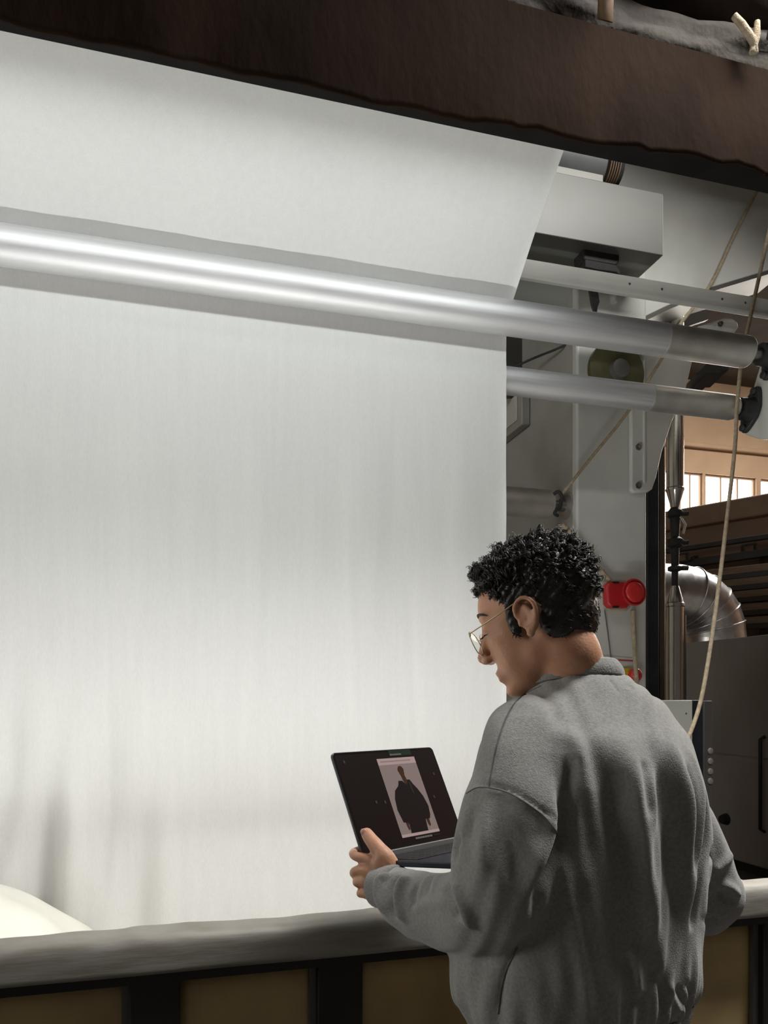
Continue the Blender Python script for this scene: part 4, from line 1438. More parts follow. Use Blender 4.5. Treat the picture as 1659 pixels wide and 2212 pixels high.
hell(bd, (0.078, 0, -0.070), (0.016, 0.027, 0.022))
hell(bd, (0.0885, 0, -0.0655), (0.009, 0.019, 0.0055))
hell(bd, (0.0865, 0, -0.0775), (0.009, 0.017, 0.006))
limb(bd, [hp(0.084, 0, 0.030), hp(0.092, 0, 0.008), hp(0.103, 0, -0.014), hp(0.112, 0, -0.030)], [0.0095, 0.009, 0.0105, 0.0112], 16)
hell(bd, (0.104, 0, -0.036), (0.012, 0.009, 0.007))
# ears
for s_ in (-1, 1):
    def ep(x, z, o):
        # ear local: x back/forward, z up, o outward
        return hp(x - 0.30 * o, s_ * (0.0745 + o), z)
    c = ep(-0.006, 0.0, 0.006)
    q_ = Matrix.Rotation(0.18, 3, LV)
    bd.ell(c, [q_ @ FX * 0.018, LV * 0.006, q_ @ UX * 0.029], 20, 12)
    hel = [(0.007, -0.004, 0.004), (0.012, 0.010, 0.010), (0.009, 0.024, 0.014), (-0.002, 0.032, 0.017), (-0.014, 0.029, 0.019), (-0.022, 0.017, 0.020), (-0.022, 0.002, 0.018), (-0.016, -0.014, 0.014), (-0.008, -0.025, 0.010)]
    o_, r_ = spline([ep(*k) for k in hel], [0.0035, 0.0042, 0.0044, 0.0044, 0.0044, 0.0046, 0.0046, 0.0046, 0.0042], 5)
    bd.tube(o_, r_, 10)
    ant = [(-0.004, 0.020, 0.012), (-0.011, 0.010, 0.014), (-0.013, -0.003, 0.013), (-0.008, -0.013, 0.011), (0.001, -0.015, 0.010)]
    o_, r_ = spline([ep(*k) for k in ant], [0.003, 0.004, 0.0044, 0.0042, 0.0035], 5)
    bd.tube(o_, r_, 10)
    bd.ell(ep(-0.003, -0.027, 0.009), [FX * 0.0085, LV * 0.0045, UX * 0.0105], 16, 10)
    bd.ell(ep(0.009, -0.006, 0.007), [FX * 0.005, LV * 0.005, UX * 0.007], 12, 8)
# neck
NB = PC0 + FV * 0.035 - SV * 0.01 + Vector((0, 0, 1.465))
o_, r_ = spline([hp(-0.030, 0, 0.010), hp(-0.034, 0, -0.040), hp(-0.040, 0, -0.085), NB + FV * 0.0, NB - Vector((0, 0, 0.08))], [0.054, 0.056, 0.056, 0.060, 0.070], 6)
bd.tube(o_, r_, 28)
limb(bd, [hp(-0.050, 0, 0.01), hp(-0.050, 0, -0.05), PC0 - FV * 0.006 - SV * 0.004 + Vector((0, 0, 1.475))], [0.042, 0.040, 0.047], 20)
limb(bd, [hp(0.035, 0, -0.085), NB + FV * 0.040 + Vector((0, 0, 0.0))], [0.034, 0.034], 18)
for s_ in (-1, 1):  # sternomastoid
    limb(bd, [hp(-0.02, s_ * 0.052, -0.03), NB + FV * 0.04 + SV * (-s_ * 0.022)], [0.014, 0.015], 14)
# torso core under the sweatshirt
tc_ = [(0.86, 0.15, 0.105), (1.0, 0.15, 0.10), (1.15, 0.155, 0.10), (1.28, 0.165, 0.10), (1.36, 0.155, 0.085), (1.41, 0.12, 0.07), (1.45, 0.075, 0.062)]
bd.rings([ring(PC0 + Vector((0, 0, z)), a, d, 32) for z, a, d in tc_])
limb(bd, [PC0 - SV * 0.11 + Vector((0, 0, 1.36)), at(1128, 1600, 1.25), at(1110, 1760, 1.21), at(1085, 1870, 1.20), EL_L, at(970, 1955, 1.32), WR_L], [0.045, 0.044, 0.042, 0.038, 0.040, 0.038, 0.0265], 20)
limb(bd, [PC0 + SV * 0.10 + Vector((0, 0, 1.36)), SH_R, at(1437, 1700, 1.44), at(1482, 1800, 1.46), EL_R, at(1470, 1950, 1.57), WR_R], [0.045, 0.042, 0.040, 0.038, 0.040, 0.036, 0.0265], 20)


# left hand: palm wraps the lower left corner of the laptop
def finger(mb, pts, rs):
    limb(mb, pts, rs, 14, 5)


K_I = at(795, 1856, 1.485)
K_M = at(786, 1878, 1.482)
K_R = at(783, 1903, 1.482)
K_P = at(790, 1929, 1.485)
Wc = at(838, 1916, 1.478)
# palm: bundle of metacarpals
for k_, w_ in ((K_I, at(846, 1893, 1.478)), (K_M, at(840, 1903, 1.474)), (K_R, at(836, 1916, 1.474)), (K_P, at(834, 1930, 1.476))):
    limb(bd, [w_, (k_ + w_) / 2 + Vector((0, -0.004, 0)), k_], [0.017, 0.0155, 0.0125], 16)
limb(bd, [WR_L + Vector((0.02, -0.02, 0)), WR_L, Wc], [0.027, 0.0255, 0.024], 18)
bd.ell(at(812, 1898, 1.482), [at(850, 1915, 1.482) - at(820, 1895, 1.482), Vector((0, 0.014, 0)), Vector((0, 0, 0.030))], 18, 12)
# thumb up the screen face
limb(bd, [at(846, 1880, 1.474), at(834, 1856, 1.475), at(815, 1831, 1.488), at(800, 1812, 1.503), at(790, 1797, 1.514)], [0.021, 0.0200, 0.0160, 0.0140, 0.0118], 18)
bd.ell(at(828, 1868, 1.472), [Vector((0.020, 0, -0.016)), Vector((0, 0.015, 0)), Vector((0.014, 0, 0.026))], 18, 12)
# fingers: out to the left edge, then round the back of the lid or under the base
finger(bd, [K_I, at(770, 1850, 1.500), at(763, 1843, 1.530), at(775, 1836, 1.562), at(790, 1834, 1.572)], [0.0115, 0.0100, 0.0092, 0.0085, 0.0075])
finger(bd, [K_M, at(768, 1882, 1.500), at(766, 1888, 1.530), at(785, 1889, 1.556), at(805, 1889, 1.568)], [0.0118, 0.0102, 0.0095, 0.0087, 0.0076])
finger(bd, [K_R, at(772, 1905, 1.500), at(774, 1906, 1.530), at(792, 1899, 1.558), at(810, 1896, 1.566)], [0.0115, 0.0100, 0.0092, 0.0085, 0.0075])
finger(bd, [K_P, at(779, 1930, 1.500), at(782, 1926, 1.525), at(798, 1914, 1.545), at(812, 1908, 1.552)], [0.0108, 0.0090, 0.0082, 0.0076, 0.0068])
# right hand under the right edge of the base
RE = LB + HD * LW + NH * 0.11
hd_ = (RE - WR_R)
hd_.z = 0
hd_.normalize()
hs_ = Vector((-hd_.y, hd_.x, 0))
zr = LB.z - 0.030
for i_, (o1, L1) in enumerate(((-0.030, 0.060), (-0.010, 0.070), (0.010, 0.066), (0.028, 0.052))):
    k_ = WR_R + hd_ * 0.085 + hs_ * o1
    k_.z = zr - 0.012
    w_ = WR_R + hs_ * o1 * 0.55
    limb(bd, [w_, (w_ + k_) / 2, k_], [0.018, 0.016, 0.012], 14)
    finger(bd, [k_, k_ + hd_ * L1 * 0.5 + Vector((0, 0, 0.004)), k_ + hd_ * L1 + Vector((0, 0, 0.004))], [0.0112, 0.0095, 0.008])
limb(bd, [WR_R + hs_ * 0.012, WR_R + hd_ * 0.05 + hs_ * 0.045 + Vector((0, 0, 0.02)), WR_R + hd_ * 0.09 + hs_ * 0.05 + Vector((0, 0, 0.048))], [0.017, 0.013, 0.010], 14)

me, V, E_ = remesh(bd, 0.0030, 3, 0.5)
hl_ = V - np.array(H0)
ax_, ay_, az_ = hl_ @ np.array(FX), np.abs(hl_ @ np.array(LV)), hl_ @ np.array(UX)
wsm = ((ax_ < 0.088) & (az_ > -0.20) & (az_ < 0.16) & (np.linalg.norm(hl_, axis=1) < 0.24)).astype(float)
ear_ = (ay_ > 0.066) & (ax_ > -0.045) & (ax_ < 0.02) & (az_ > -0.045) & (az_ < 0.05)
wsm[ear_] = 0.0
wsm *= np.clip((0.092 - ax_) / 0.02, 0, 1)
V = lap_smooth(V, E_, 60, 0.5, wsm)
set_co(me, V)
body = finish('body', me, M_SKIN, person)
# thumb nail
nb = MB()
tip = at(786, 1794, 1.5045)
tdir = (at(787, 1790, 1.508) - at(801, 1812, 1.500)).normalized()
tn = Vector((-0.25, -0.95, 0.18)).normalized()
tn = (tn - tdir * tn.dot(tdir)).normalized()
nb.ell(at(789, 1798, 1.514) + tn * 0.0112, [tdir * 0.0078, tdir.cross(tn) * 0.0068, tn * 0.0018], 16, 8)
build('thumb_nail', nb, M_NAIL, body, smooth=80)

# eyebrow and lashes on both sides
for s_ in (-1, 1):
    eb = MB()
    o_, r_ = spline([hp(0.089, s_ * 0.014, 0.040), hp(0.086, s_ * 0.030, 0.045), hp(0.074, s_ * 0.048, 0.040), hp(0.064, s_ * 0.055, 0.034)], [0.0022, 0.0026, 0.0022, 0.001], 5)
    eb.tube(o_, r_, 8)
    build('eyebrow', eb, M_LASH, body, smooth=80)
    la = MB()
    for k in range(9):
        yy = s_ * (0.022 + 0.0025 * k)
        a = hp(0.088 - 0.0006 * k * k * 0.4, yy, 0.0075)
        la.tube([a, a + FX * 0.006 - UX * 0.004, a + FX * 0.010 - UX * 0.0045 + LV * s_ * 0.002], [0.0006, 0.0005, 0.0002], 5)
    build('eyelashes', la, M_LASH, body)

# ------------------------------------------------------------------ sweatshirt
sw = MB()
tor = [(0.872, 0.190, 0.130, -0.020, 0.004), (0.892, 0.208, 0.148, -0.020, 0.004), (0.915, 0.226, 0.162, -0.020, 0.002), (0.96, 0.236, 0.168, -0.020, 0.002), (1.05, 0.237, 0.170, -0.015, 0.000), (1.15, 0.237, 0.170, -0.008, -0.006), (1.22, 0.233, 0.166, -0.006, -0.012), (1.28, 0.222, 0.160, -0.010, -0.018),
       (1.33, 0.207, 0.150, -0.012, -0.020), (1.375, 0.193, 0.134, -0.008, -0.018), (1.405, 0.170, 0.114, -0.002, -0.012), (1.432, 0.140, 0.098, 0.008, -0.004), (1.453, 0.106, 0.090, 0.002, 0.006), (1.474, 0.083, 0.083, -0.004, 0.020)]
TT = np.array(tor)
zz_ = np.linspace(TT[0, 0], TT[-1, 0], 64)


def smooth_col(c):
    """Catmull-Rom through the torso stations"""
    out = []
    for z in zz_:
        i = int(np.clip(np.searchsorted(TT[:, 0], z) - 1, 0, len(TT) - 2))
        t = (z - TT[i, 0]) / (TT[i + 1, 0] - TT[i, 0])
        p0, p1, p2, p3_ = TT[max(i - 1, 0), c], TT[i, c], TT[i + 1, c], TT[min(i + 2, len(TT) - 1), c]
        h0 = TT[i + 1, 0] - TT[i, 0]
        m1 = (p2 - p0) / max(1e-6, TT[i + 1, 0] - TT[max(i - 1, 0), 0]) * h0
        m2 = (p3_ - p1) / max(1e-6, TT[min(i + 2, len(TT) - 1), 0] - TT[i, 0]) * h0
        out.append((2 * t ** 3 - 3 * t ** 2 + 1) * p1 + (t ** 3 - 2 * t ** 2 + t) * m1 + (-2 * t ** 3 + 3 * t ** 2) * p2 + (t ** 3 - t ** 2) * m2)
    return out


trs = []
for z, a, d, os, of in zip(zz_, *[smooth_col(c) for c in (1, 2, 3, 4)]):
    rg0 = ring(PC0 + Vector((0, 0, z)) + SV * os + FV * of, a, d, 48, 2.25)
    tl_ = 0.013 * max(0, min(1, (z - 1.40) / 0.06))
    c0_ = PC0 + SV * os + FV * of
    trs.append([v - Vector((0, 0, tl_ * (v - c0_).dot(FV) / d)) for v in rg0])
sw.rings(trs)
# left sleeve
limb(sw, [PC0 - SV * 0.10 + Vector((0, 0, 1.375)), at(1134, 1592, 1.25), at(1128, 1665, 1.22), at(1110, 1760, 1.195), at(1090, 1860, 1.185), at(1066, 1950, 1.20), at(985, 1968, 1.30), at(915, 1957, 1.375), at(868, 1934, 1.43), at(842, 1918, 1.462)],
     [0.066, 0.068, 0.079, 0.084, 0.086, 0.080, 0.070, 0.062, 0.055, 0.043], 28)
# right sleeve
limb(sw, [PC0 + SV * 0.09 + Vector((0, 0, 1.37)), SH_R + Vector((0.0, 0, 0.0)), at(1428, 1700, 1.44), at(1478, 1800, 1.46), at(1521, 1905, 1.485), at(1524, 1938, 1.50), at(1470, 1950, 1.57), WR_R + Vector((0.03, -0.01, 0)), WR_R],
     [0.060, 0.056, 0.060, 0.064, 0.066, 0.068, 0.062, 0.052, 0.042], 28)
me, V, E_ = remesh(sw, 0.0050, 5, 0.5)
set_co(me, V)

# folds: ridges (+) and grooves (-) traced over the back and sleeves, carried onto the surface
FOLDS = [
    (-0.018, 0.011, [(1236, 1630), (1232, 1660), (1222, 1710), (1211, 1800), (1190, 1866), (1162, 1930), (1154, 2005)]),
    (-0.016, 0.009, [(1521, 1700), (1526, 1760), (1523, 1820), (1511, 1890), (1500, 1965), (1497, 2015)]),
    (0.010, 0.014, [(1200, 1640), (1196, 1720), (1185, 1800), (1165, 1870), (1138, 1940)]),
    (0.018, 0.020, [(1335, 1540), (1350, 1610), (1364, 1670), (1375, 1758), (1385, 1842), (1398, 1927), (1411, 2011), (1432, 2095), (1457, 2150)]),
    (0.013, 0.017, [(1440, 1590), (1453, 1619), (1472, 1674), (1484, 1737), (1487, 1821), (1493, 1926), (1500, 2000)]),
    (0.004, 0.010, [(1485, 1610), (1497, 1640), (1516, 1716), (1517, 1779), (1508, 1884), (1499, 1969)]),
    (0.008, 0.016, [(1170, 1550), (1215, 1578), (1243, 1612), (1246, 1650), (1240, 1700), (1228, 1760)]),
    (-0.017, 0.028, [(1290, 1590), (1305, 1660), (1325, 1760), (1337, 1850), (1345, 1950), (1360, 2050)]),
    (-0.016, 0.020, [(1400, 1580), (1420, 1640), (1438, 1710), (1445, 1800), (1455, 1900), (1466, 2000), (1475, 2080)]),
    (-0.008, 0.010, [(1478, 1640), (1497, 1720), (1503, 1800), (1500, 1900)]),
    (-0.004, 0.014, [(1180, 1585), (1205, 1610), (1216, 1650), (1212, 1700)]),
    (-0.007, 0.020, [(1280, 1700), (1275, 1800), (1262, 1900)]),
    (0.003, 0.030, [(1330, 1760), (1300, 1880), (1250, 2000), (1190, 2110)]),
    (0.005, 0.015, [(1395, 1600), (1405, 1680), (1412, 1760), (1408, 1840)]),
    (-0.005, 0.010, [(1385, 1640), (1392, 1700), (1398, 1770)]),
    (0.006, 0.010, [(1365, 2040), (1372, 2100), (1385, 2160)]), (-0.007, 0.008, [(1350, 2060), (1362, 2120), (1372, 2180)]),
    (-0.007, 0.008, [(1410, 2080), (1425, 2130), (1440, 2185)]), (0.005, 0.006, [(1440, 2120), (1460, 2165), (1470, 2190)]),
    (-0.005, 0.005, [(1462, 2130), (1478, 2165), (1486, 2185)]), (-0.005, 0.005, [(1480, 2120), (1494, 2150), (1500, 2170)]),
    # shoulder seam and armhole seam
    (-0.0045, 0.0035, [(1150, 1488), (1124, 1505), (1095, 1547), (1071, 1619), (1056, 1700)]),
    (0.0022, 0.0045, [(1006, 1717), (1029, 1704), (1057, 1704), (1099, 1715), (1141, 1740), (1179, 1769), (1204, 1802)]),
    (-0.004, 0.003, [(1006, 1710), (1029, 1697), (1057, 1697), (1099, 1707), (1141, 1731), (1180, 1761), (1205, 1793)]),
    (-0.006, 0.0045, [(1150, 2005), (1116, 2049), (1095, 2091), (1082, 2137), (1076, 2195)]),
    # neck yoke crease
    (-0.003, 0.003, [(1318, 1468), (1328, 1480), (1338, 1495)]), (-0.002, 0.003, [(1355, 1478), (1370, 1495)]),
    # left sleeve
    (0.008, 0.012, [(1060, 1720), (1052, 1800), (1046, 1870), (1040, 1920)]),
    (-0.008, 0.012, [(1024, 1740), (1012, 1790), (1006, 1830)]),
    (-0.006, 0.014, [(1100, 1760), (1105, 1850), (1110, 1930)]),
    (0.006, 0.014, [(1160, 1800), (1155, 1880), (1135, 1970)]),
    (0.012, 0.012, [(985, 1775), (972, 1800), (970, 1820)]),
    (-0.014, 0.009, [(996, 1808), (984, 1822), (980, 1838), (990, 1850)]),
    (0.013, 0.009, [(968, 1858), (978, 1905), (995, 1938), (1012, 1981), (1020, 2010)]),
    (-0.011, 0.009, [(955, 1872), (962, 1910), (975, 1950), (990, 1990)]),
    (0.013, 0.0085, [(885, 1872), (850, 1888), (824, 1903), (821, 1938), (842, 1978)]),
    (-0.015, 0.0085, [(905, 1874), (868, 1890), (846, 1918), (845, 1950), (858, 1988)]),
    (0.015, 0.0095, [(925, 1878), (886, 1890), (866, 1918), (866, 1957), (882, 1996)]),
    (-0.009, 0.007, [(935, 1885), (905, 1905), (890, 1930), (892, 1960)]),
    (0.004, 0.005, [(930, 1892), (912, 1920), (905, 1940)]), (0.004, 0.005, [(950, 1888), (940, 1910), (938, 1930)]),
    (-0.004, 0.005, [(942, 1888), (928, 1912), (922, 1936)]),
    (0.005, 0.010, [(890, 1965), (930, 1950), (965, 1955)]),
    # right sleeve
    (-0.009, 0.010, [(1560, 1800), (1545, 1822), (1532, 1850)]),
    (0.008, 0.009, [(1575, 1840), (1560, 1870), (1545, 1885)]),
    (0.010, 0.009, [(1555, 1908), (1580, 1920), (1598, 1940)]),
    (-0.011, 0.008, [(1530, 1925), (1560, 1935), (1588, 1950)]),
    (-0.007, 0.007, [(1510, 1985), (1540, 1985), (1575, 1975)]),
]
tree = BVHTree.FromPolygons([tuple(v) for v in V], [tuple(p.vertices) for p in me.polygons])
N_ = vnormals(me)
D = np.zeros(len(V))
cpos = Vector((0, 0, CAMZ))
for amp, wid, pts in FOLDS:
    P3 = []
    for (x, y) in pts:
        hit = tree.ray_cast(cpos, (at(x, y, 1.0) - cpos).normalized())
        if hit[0] is not None:
            P3.append(np.array(hit[0]))
    if len(P3) < 2:
        continue
    # densify smoothly
    sp_, _r = spline([Vector(q) for q in P3], [0] * len(P3), 5)
    P3 = [np.array(q) for q in sp_]
    best = np.full(len(V), 1e9)
    tpos = np.zeros(len(V))
    nseg = len(P3) - 1
    lo_, hi_ = np.min(P3, axis=0) - 4 * wid, np.max(P3, axis=0) + 4 * wid
    idx = np.where(np.all((V > lo_) & (V < hi_), axis=1))[0]
    if len(idx) == 0:
        continue
    VV = V[idx]
    b_ = np.full(len(idx), 1e9)
    t_ = np.zeros(len(idx))
    for i in range(nseg):
        a, b = P3[i], P3[i + 1]
        ab = b - a
        l2 = max(1e-12, ab @ ab)
        t = np.clip(((VV - a) @ ab) / l2, 0, 1)
        d = np.linalg.norm(VV - (a + t[:, None] * ab), axis=1)
        m_ = d < b_
        b_[m_] = d[m_]
        t_[m_] = (i + t[m_]) / nseg
    tq = np.clip(np.minimum(t_, 1 - t_) * (4.5 if wid < 0.012 else 2.4), 0, 1)
    taper = tq * tq * (3 - 2 * tq)
    D[idx] += amp * np.exp(-(b_ / wid) ** 2) * taper
# general soft unevenness
D += 0.0016 * np.sin(V[:, 2] * 37 + 9 * np.sin(V[:, 0] * 21)) + 0.0012 * np.sin(V[:, 0] * 63 + V[:, 2] * 25)
# gathers above the hem
ang_ = np.arctan2((V[:, :2] - np.array(PC0)[:2]) @ np.array(FV)[:2], (V[:, :2] - np.array(PC0)[:2]) @ np.array(SV)[:2])
hemw = np.clip((1.03 - V[:, 2]) / 0.12, 0, 1) * np.clip((V[:, 2] - 0.86) / 0.03, 0, 1)
D += hemw * 0.0045 * (np.sin(ang_ * 27) * 0.6 + np.sin(ang_ * 41 + 1.3) * 0.5)
V = V + N_ * D[:, None]
V = lap_smooth(V, E_, 1, 0.35)
set_co(me, V)
swt = finish('sweatshirt', me, M_SWEAT, person)
swt['label'] = 'oversized grey fleece sweatshirt with drop shoulders'
swb = BVHTree.FromPolygons([tuple(v) for v in V], [tuple(p.vertices) for p in me.polygons])

# visible seams, laid on the cloth surface
SEAMS = [[(1168, 1482), (1124, 1507), (1095, 1547), (1071, 1619), (1056, 1700)],
         [(1008, 1714), (1029, 1702), (1057, 1702), (1099, 1713), (1141, 1738), (1179, 1767), (1204, 1800)],
         [(1118, 2047), (1095, 2091), (1082, 2137), (1076, 2190)]]
for pts in SEAMS:
    ps3 = []
    sp2, _r = spline([Vector((x, y, 0)) for x, y in pts], [0] * len(pts), 8)
    for q in sp2:
        hit = swb.ray_cast(cpos, (at(q.x, q.y, 1.0) - cpos).normalized())
        if hit[0] is not None:
            ps3.append(hit[0] + hit[1] * 0.0002)
    if len(ps3) > 3:
        build('seam', MB().tube(ps3, 0.0013, 6), M_STITCH, swt, smooth=60)

# collar: rib band standing round the neck
def collar_pt(a, k):
    """a angle round the neck (0 = right side, 90 = front), k 0 bottom .. 1 top"""
    ca, sa_ = math.cos(a), math.sin(a)
    tilt_ = 0.030 * sa_ + 0.012 * (1 - sa_) * 0
    c = PC0 + FV * 0.024 - SV * 0.006
    rr = 1.0 - 0.13 * k
    v = c + SV * (0.0875 * rr * ca) + FV * (0.0895 * rr * sa_)
    v.z = 1.469 - 0.016 * sa_ + 0.030 * k - 0.012 * max(0, sa_)
    return v


cg = MB()
rings = []
for i in range(73):
    a = 2 * math.pi * i / 72
    row = []
    for k in range(10):
        t = k / 9
        bul = 0.004 * math.sin(math.pi * t)
        v = collar_pt(a, t)
        c = PC0 + FV * 0.024 - SV * 0.006
        out_ = Vector((v.x - c.x, v.y - c.y, 0)).normalized()
        row.append(v + out_ * (bul + 0.0012 * (i % 2)))
    rings.append(row)
cg.grid(rings)
co = build('collar', cg, M_RIB, person, smooth=80)
co.modifiers.new('solid', 'SOLIDIFY').thickness = 0.006
# cuffs
for (c0_, ax0, r0_, r1_) in ((at(838, 1917, 1.462), (at(806, 1919, 1.49) - at(866, 1930, 1.43)), 0.040, 0.043), (WR_R + Vector((0.01, 0, 0)), (WR_R - EL_R), 0.036, 0.040)):
    a_ = Vector(ax0).normalized()
    u_ = a_.orthogonal().normalized()
    w_ = a_.cross(u_)
    rings = []
    for k, (d_, r_) in enumerate([(-0.028, r1_ * 1.02), (-0.02, r1_ * 1.07), (-0.008, r1_ * 1.05), (0.010, r0_ * 1.06), (0.022, r0_ * 1.06), (0.027, r0_ * 1.0), (0.022, r0_ * 0.90), (0.0, r0_ * 0.8)]):
        rings.append([Vector(c0_) + a_ * d_ + (u_ * math.cos(2 * math.pi * j / 60) + w_ * math.sin(2 * math.pi * j / 60)) * (r_ * (1.0 + 0.010 * (j % 2))) for j in range(60)])
    build('cuff', MB().rings(rings), M_RIB, person, smooth=80)
# hem band
rings = []
for (z, a, d) in ((0.905, 0.212, 0.152), (0.890, 0.208, 0.150), (0.855, 0.198, 0.140), (0.838, 0.190, 0.132), (0.842, 0.180, 0.122)):
    rg_r = ring(PC0 + Vector((0, 0, z)) - SV * 0.012, a, d, 160, 2.2)
    c = PC0 - SV * 0.012
    rings.append([v + Vector((v.x - c.x, v.y - c.y, 0)).normalized() * (0.0022 * (j % 2) + 0.003 * math.sin(j * 0.55)) for j, v in enumerate(rg_r)])
build('hem_band', MB().rings(rings), M_RIB, person, smooth=80)

# trousers and shoes
tm = MB()
tm.rings([ring(PC0 + Vector((0, 0, z)) - SV * 0.01, a, d, 40, 2.2) for z, a, d in ((0.93, 0.165, 0.115), (0.86, 0.175, 0.125), (0.78, 0.182, 0.130), (0.74, 0.17, 0.12))])
for s_ in (-1, 1):
    limb(tm, [PC0 + SV * (0.088 * s_) + Vector((0, 0, 0.80)), PC0 + SV * (0.095 * s_) + FV * 0.01 + Vector((0, 0, 0.48)), PC0 + SV * (0.10 * s_) - FV * 0.01 + Vector((0, 0, 0.10))], [0.092, 0.072, 0.062], 24)
me, V2, E2 = remesh(tm, 0.010, 3, 0.5)
V2[:, 0] += 0.003 * np.sin(V2[:, 2] * 45)
set_co(me, V2)
finish('trousers', me, M_TROUSER, person)
for s_ in (-1, 1):
    c = PC0 + SV * (0.10 * s_)
    sh = MB()
    rings = []
    for (f_, w_, h_) in ((-0.085, 0.028, 0.05), (-0.07, 0.038, 0.085), (-0.01, 0.040, 0.10), (0.05, 0.042, 0.085), (0.11, 0.047, 0.06), (0.16, 0.042, 0.048), (0.185, 0.024, 0.035)):
        rings.append([c + FV * f_ + SV * (w_ * math.cos(2 * math.pi * j / 20)) + Vector((0, 0, 0.025 + h_ * max(0, math.sin(2 * math.pi * j / 20)) + 0.004 * math.sin(2 * math.pi * j / 20))) for j in range(20)])
    sho = build('shoe', MB().rings(rings), M_SHOE, person, smooth=60)
    sol = []
    for k in range(28):
        a = 2 * math.pi * k / 28
        sol.append(c + FV * (0.05 + 0.142 * math.cos(a)) + SV * (0.048 * math.sin(a)))
    build('sole', MB().prism([Vector((v.x, v.y, 0.0)) for v in sol], (0, 0, 0.026)), M_SOLE, sho, bevel=0.004)

# ------------------------------------------------------------------ hair
rh = random.Random(21)


def scalp(a, e):
    """direction in head frame: a azimuth (0 forward, + left), e elevation; returns point, normal"""
    ce = math.cos(e)
    d = Vector((ce * math.cos(a), ce * math.sin(a), math.sin(e)))
    r = Vector((0.098, 0.074, 0.086))
    q = Vector((d.x * r.x, d.y * r.y, d.z * r.z))
    n = Vector((d.x / r.x, d.y / r.y, d.z / r.z)).normalized()
    return q + Vector((-0.006, 0, 0.042)), n


def inhair(q):
    x, y, z = q
    # hairline: forehead, temple, sideburn, behind the ear, nape
    if x > 0.055:
        return z > 0.080
    if x > 0.028:
        return z > 0.042 + 1.3 * (x - 0.028)
    if x > 0.012:
        return z > -0.020
    if x > -0.030:
        return z > 0.030 if abs(y) > 0.045 else z > -0.02
    return z > -0.045


def thick(q):
    x, y, z = q
    top = max(0.0, min(1.0, (z - 0.03) / 0.08))
    fr_ = max(0.0, min(1.0, (x + 0.0) / 0.09))
    bk = max(0.0, min(1.0, (-x - 0.03) / 0.07)) * max(0, min(1, (z + 0.05) / 0.07))
    return 0.006 + 0.020 * top ** 0.9 + 0.004 * fr_ * top + 0.027 * bk


def hw_(q):
    return H0 + FX * q[0] + LV * q[1] + UX * q[2]


# solid base volume of the hair
cap = MB()
rows = []
NA, NE = 120, 70
for i in range(NE + 1):
    e = math.radians(-78 + 168 * i / NE)
    row = []
    for j in range(NA):
        a = 2 * math.pi * j / NA
        q, n = scalp(a, e)
        ok = inhair(q)
        t = thick(q) * (0.72 if q.x < 0.05 else 0.30) if ok else -0.010
        bmp = 0.0035 * math.sin(17 * a + 5 * math.sin(9 * e)) * math.sin(23 * e + 3 * a) if ok else 0
        q2 = q + n * (t + bmp)
        row.append(hw_(q2))
    rows.append(row)
cap.rings(rows)
# neck-side and sideburn slabs
for s_ in (-1, 1):
    cap.ell(hw_((0.020, s_ * 0.066, 0.006)), [FX * 0.013, LV * 0.007, UX * 0.030], 14, 10)
    cap.ell(hw_((-0.048, s_ * 0.047, -0.014)), [FX * 0.034, LV * 0.022, UX * 0.040], 16, 10)
cap.ell(hw_((-0.066, 0, 0.0)), [FX * 0.050, LV * 0.058, UX * 0.066], 24, 14)
cap.ell(hw_((0.042, 0.008, 0.110)), [FX * 0.032, LV * 0.046, UX * 0.020], 20, 12)
me, Vh, Eh = remesh(cap, 0.0030, 4, 0.5)
set_co(me, Vh)
Nh = vnormals(me)
hl = (Vh - np.array(H0))
hx, hy, hz = hl @ np.array(FX), hl @ np.array(LV), hl @ np.array(UX)
amp_ = np.clip((hz - 0.0) / 0.08, 0.25, 1.0)
Vh = Vh + Nh * (amp_ * 0.0028 * (np.sin(hx * 260 + 4 * np.sin(hz * 150)) * np.sin(hy * 230 + 3 * np.sin(hx * 170)) + 0.6 * np.sin(hz * 420 + hx * 300)))[:, None]
set_co(me, Vh)
me_h = me
hair = finish('hair', me, M_HAIR, person)
hair['label'] = 'short black curly hair, longer on top'

# curls
cur = MB()
fv_, ff_ = [], []


def strand(pts, rs, n):
    k = len(pts)
    t = (pts[1] - pts[0]).normalized()
    ref = t.orthogonal().normalized()
    base_ = len(fv_)
    for i in range(k):
        a = pts[max(i - 1, 0)]
        b = pts[min(i + 1, k - 1)]
        t = (b - a).normalized()
        u = ref - t * ref.dot(t)
        if u.length < 1e-8:
            u = t.orthogonal()
        u.normalize()
        ref = u
        w = t.cross(u)
        for j in range(n):
            an = 2 * math.pi * j / n
            fv_.append(tuple(pts[i] + (u * math.cos(an) + w * math.sin(an)) * rs[i]))
    for i in range(k - 1):
        for j in range(n):
            ff_.append((base_ + i * n + j, base_ + i * n + (j + 1) % n, base_ + (i + 1) * n + (j + 1) % n, base_ + (i + 1) * n + j))


